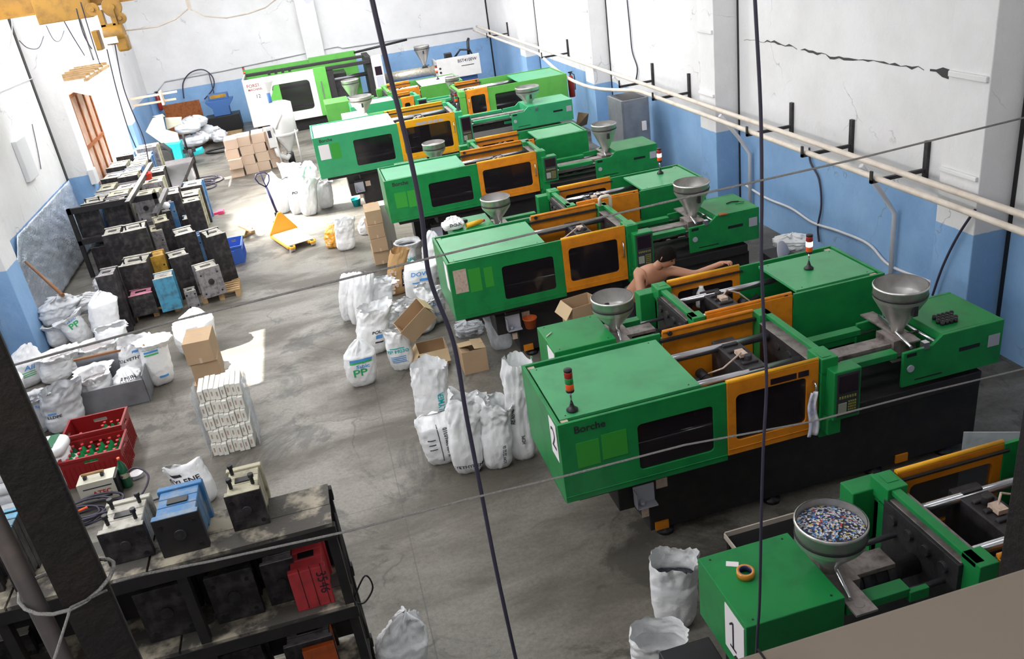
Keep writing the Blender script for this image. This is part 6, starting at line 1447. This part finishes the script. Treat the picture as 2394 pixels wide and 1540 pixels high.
# ------------------------------------------------------------------ the worker
def worker():
    r = empty('person', (3.0, 8.05, 0), 0, 'bare-shouldered person with black hair reaching over the rear rail of the machine behind machine 2', 'person')
    J = {'pel': ((3.02, 8.16, .93), .135), 'waist': ((3.03, 8.05, 1.06), .115), 'chest': ((3.08, 7.93, 1.20), .135), 'upch': ((3.11, 7.86, 1.29), .105),
         'neck': ((3.15, 7.80, 1.37), .05), 'sR': ((3.27, 7.82, 1.29), .062), 'eR': ((3.47, 7.60, 1.27), .042), 'wR': ((3.62, 7.38, 1.42), .028), 'hR': ((3.67, 7.30, 1.47), .032),
         'sL': ((2.94, 7.84, 1.28), .066), 'eL': ((2.90, 7.66, 1.08), .044), 'wL': ((3.02, 7.46, 1.12), .03), 'hL': ((3.08, 7.40, 1.13), .03),
         'hipR': ((3.11, 8.17, .88), .10), 'kR': ((3.13, 8.08, .48), .062), 'aR': ((3.14, 8.18, .09), .042), 'tR': ((3.15, 8.02, .04), .036),
         'hipL': ((2.93, 8.17, .88), .10), 'kL': ((2.91, 8.08, .48), .062), 'aL': ((2.90, 8.20, .09), .042), 'tL': ((2.90, 8.04, .04), .036)}
    E_ = [('pel', 'waist'), ('waist', 'chest'), ('chest', 'upch'), ('upch', 'neck'), ('upch', 'sR'), ('sR', 'eR'), ('eR', 'wR'), ('wR', 'hR'), ('upch', 'sL'), ('sL', 'eL'), ('eL', 'wL'), ('wL', 'hL'),
          ('pel', 'hipR'), ('hipR', 'kR'), ('kR', 'aR'), ('aR', 'tR'), ('pel', 'hipL'), ('hipL', 'kL'), ('kL', 'aL'), ('aL', 'tL')]
    # fingers
    def fingers(tag_, hand, base, dirv, spread):
        dirv = Vector(dirv).normalized(); spread = Vector(spread).normalized()
        for k, (o_, ln) in enumerate(((-.028, .065), (-.010, .078), (.009, .075), (.027, .058))):
            a = Vector(base)+spread*o_+dirv*.02; m = a+dirv*ln*.55; e = m+dirv*ln*.25+Vector((0, 0, -ln*.35))
            for j, (p_, rr) in enumerate(((a, .0095), (m, .0085), (e, .007))): J['%s%d%d' % (tag_, k, j)] = (tuple(p_), rr)
            E_.append((hand, '%s%d0' % (tag_, k))); E_.append(('%s%d0' % (tag_, k), '%s%d1' % (tag_, k))); E_.append(('%s%d1' % (tag_, k), '%s%d2' % (tag_, k)))
        a = Vector(base)-spread*.035-dirv*.01; e = a-spread*.025+dirv*.035
        J[tag_+'t0'] = (tuple(a), .011); J[tag_+'t1'] = (tuple(e), .009); E_.append((hand, tag_+'t0')); E_.append((tag_+'t0', tag_+'t1'))
    fingers('fr', 'hR', J['hR'][0], (.4, -.9, .1), (.9, .4, 0)); fingers('fl', 'hL', J['hL'][0], (.6, -.7, .1), (.7, .6, 0))
    names = list(J); idx = {n_: i for i, n_ in enumerate(names)}
    me = bpy.data.meshes.new('body'); off = Vector((3.0, 8.05, 0)); me.from_pydata([tuple(Vector(J[n_][0])-off) for n_ in names], [(idx[a], idx[c]) for a, c in E_], [])
    o = bpy.data.objects.new('body', me); COL.objects.link(o); o.parent = r
    sk = o.modifiers.new('skin', 'SKIN'); sk.use_smooth_shade = True
    sv = me.skin_vertices[0].data
    for n_ in names: sv[idx[n_]].radius = (J[n_][1], J[n_][1]); sv[idx[n_]].use_root = (n_ == 'pel')
    sb = o.modifiers.new('sub', 'SUBSURF'); sb.levels = 2; sb.render_levels = 2
    me.materials.append(M['skin'])
    # trousers follow the legs
    me2 = bpy.data.meshes.new('trousers'); keys = ('waist2', 'pel', 'hipR', 'kR', 'aR', 'hipL', 'kL', 'aL'); J2 = dict(J); J2['waist2'] = ((3.025, 8.10, 1.0), .125)
    id2 = {n_: i for i, n_ in enumerate(keys)}
    me2.from_pydata([tuple(Vector(J2[n_][0])-off) for n_ in keys], [(id2[a], id2[c]) for a, c in (('waist2', 'pel'), ('pel', 'hipR'), ('hipR', 'kR'), ('kR', 'aR'), ('pel', 'hipL'), ('hipL', 'kL'), ('kL', 'aL'))], [])
    o2 = bpy.data.objects.new('trousers', me2); COL.objects.link(o2); o2.parent = r; o2.modifiers.new('skin', 'SKIN').use_smooth_shade = True
    for n_ in keys: me2.skin_vertices[0].data[id2[n_]].radius = (J2[n_][1]+.02,)*2; me2.skin_vertices[0].data[id2[n_]].use_root = (n_ == 'pel')
    s2 = o2.modifiers.new('sub', 'SUBSURF'); s2.levels = 2; s2.render_levels = 2; me2.materials.append(M['trousers'])
    # head, looking down to the right
    hc = Vector((3.22, 7.73, 1.475)); F = Vector((.55, -.70, -.42)).normalized(); U = Vector((.3, -.25, 1)); U = (U-F*U.dot(F)).normalized(); S = F.cross(U)
    Mh = Matrix((( S.x, F.x, U.x, hc.x-off.x), (S.y, F.y, U.y, hc.y-off.y), (S.z, F.z, U.z, hc.z), (0, 0, 0, 1)))
    b = MB(); nu, nv = 28, 20; vs = []
    for j in range(nv+1):
        th = PI*j/nv
        for i in range(nu):
            a = 2*PI*i/nu; x = math.sin(th)*math.cos(a); y = math.sin(th)*math.sin(a); z = -math.cos(th)
            w_ = .074*(1-.22*max(0, -z)**1.5); q = Vector((x*w_, y*.095*(1-.12*max(0, -z)) + (.012 if y > 0 and z < 0 else 0)*(-z), z*.115))
            if y > .75 and abs(x) < .32:
                nz = max(0, 1-abs(z+.12)/.3)*(1-abs(x)/.32); q.y += .022*nz       # nose
            if y > .6 and .18 < abs(x) < .55 and -.05 < z < .22: q.y -= .008       # eye sockets
            if y > .7 and abs(x) < .38 and -.56 < z < -.42: q.y += .006            # lips
            vs.append(q)
    b.add([Mh @ v for v in vs], [(j*nu+i, j*nu+(i+1) % nu, (j+1)*nu+(i+1) % nu, (j+1)*nu+i) for j in range(nv) for i in range(nu)], 0, True)
    b.cyl(Mh @ Vector((0, -.02, -.07)), Vector((3.13-off.x, 7.83-off.y, 1.33)), .045, 14, .058)
    for s in (-1, 1):
        b.add([Mh @ Vector((s*.072, -.012, .03)), Mh @ Vector((s*.09, -.022, .025)), Mh @ Vector((s*.088, -.02, -.02)), Mh @ Vector((s*.072, -.004, -.035)), Mh @ Vector((s*.070, .008, 0))], [(0, 1, 2), (0, 2, 3), (0, 3, 4), (4, 3, 2), (4, 2, 1), (4, 1, 0)], 0, True)
    b.build('head', M['skin'], r)
    b = MB()
    for s in (-1, 1): b.lathe([(0, -.012), (.009, -.008), (.012, 0), (.009, .008), (0, .012)], tuple(Mh @ Vector((s*.029, .078, .012))), 10)
    b.build('eyes', M['black'], r)
    b = MB(); vs = []; nu, nv = 28, 12
    for j in range(nv+1):
        th = PI*.60*j/nv
        for i in range(nu):
            a = 2*PI*i/nu; fr_ = math.sin(a); t2 = th*(1-.38*max(0, fr_)); x = math.sin(t2)*math.cos(a); y = math.sin(t2)*math.sin(a); z = math.cos(t2)
            k = 1.09+.05*noise.noise((x*6, y*6, z*6)); vs.append(Mh @ Vector((x*.078*k, y*.10*k-.004, z*.118*k)))
    b.add(vs, [(j*nu+i, j*nu+(i+1) % nu, (j+1)*nu+(i+1) % nu, (j+1)*nu+i) for j in range(nv) for i in range(nu)], 0, True)
    b.build('hair', M['hair'], r)
worker()
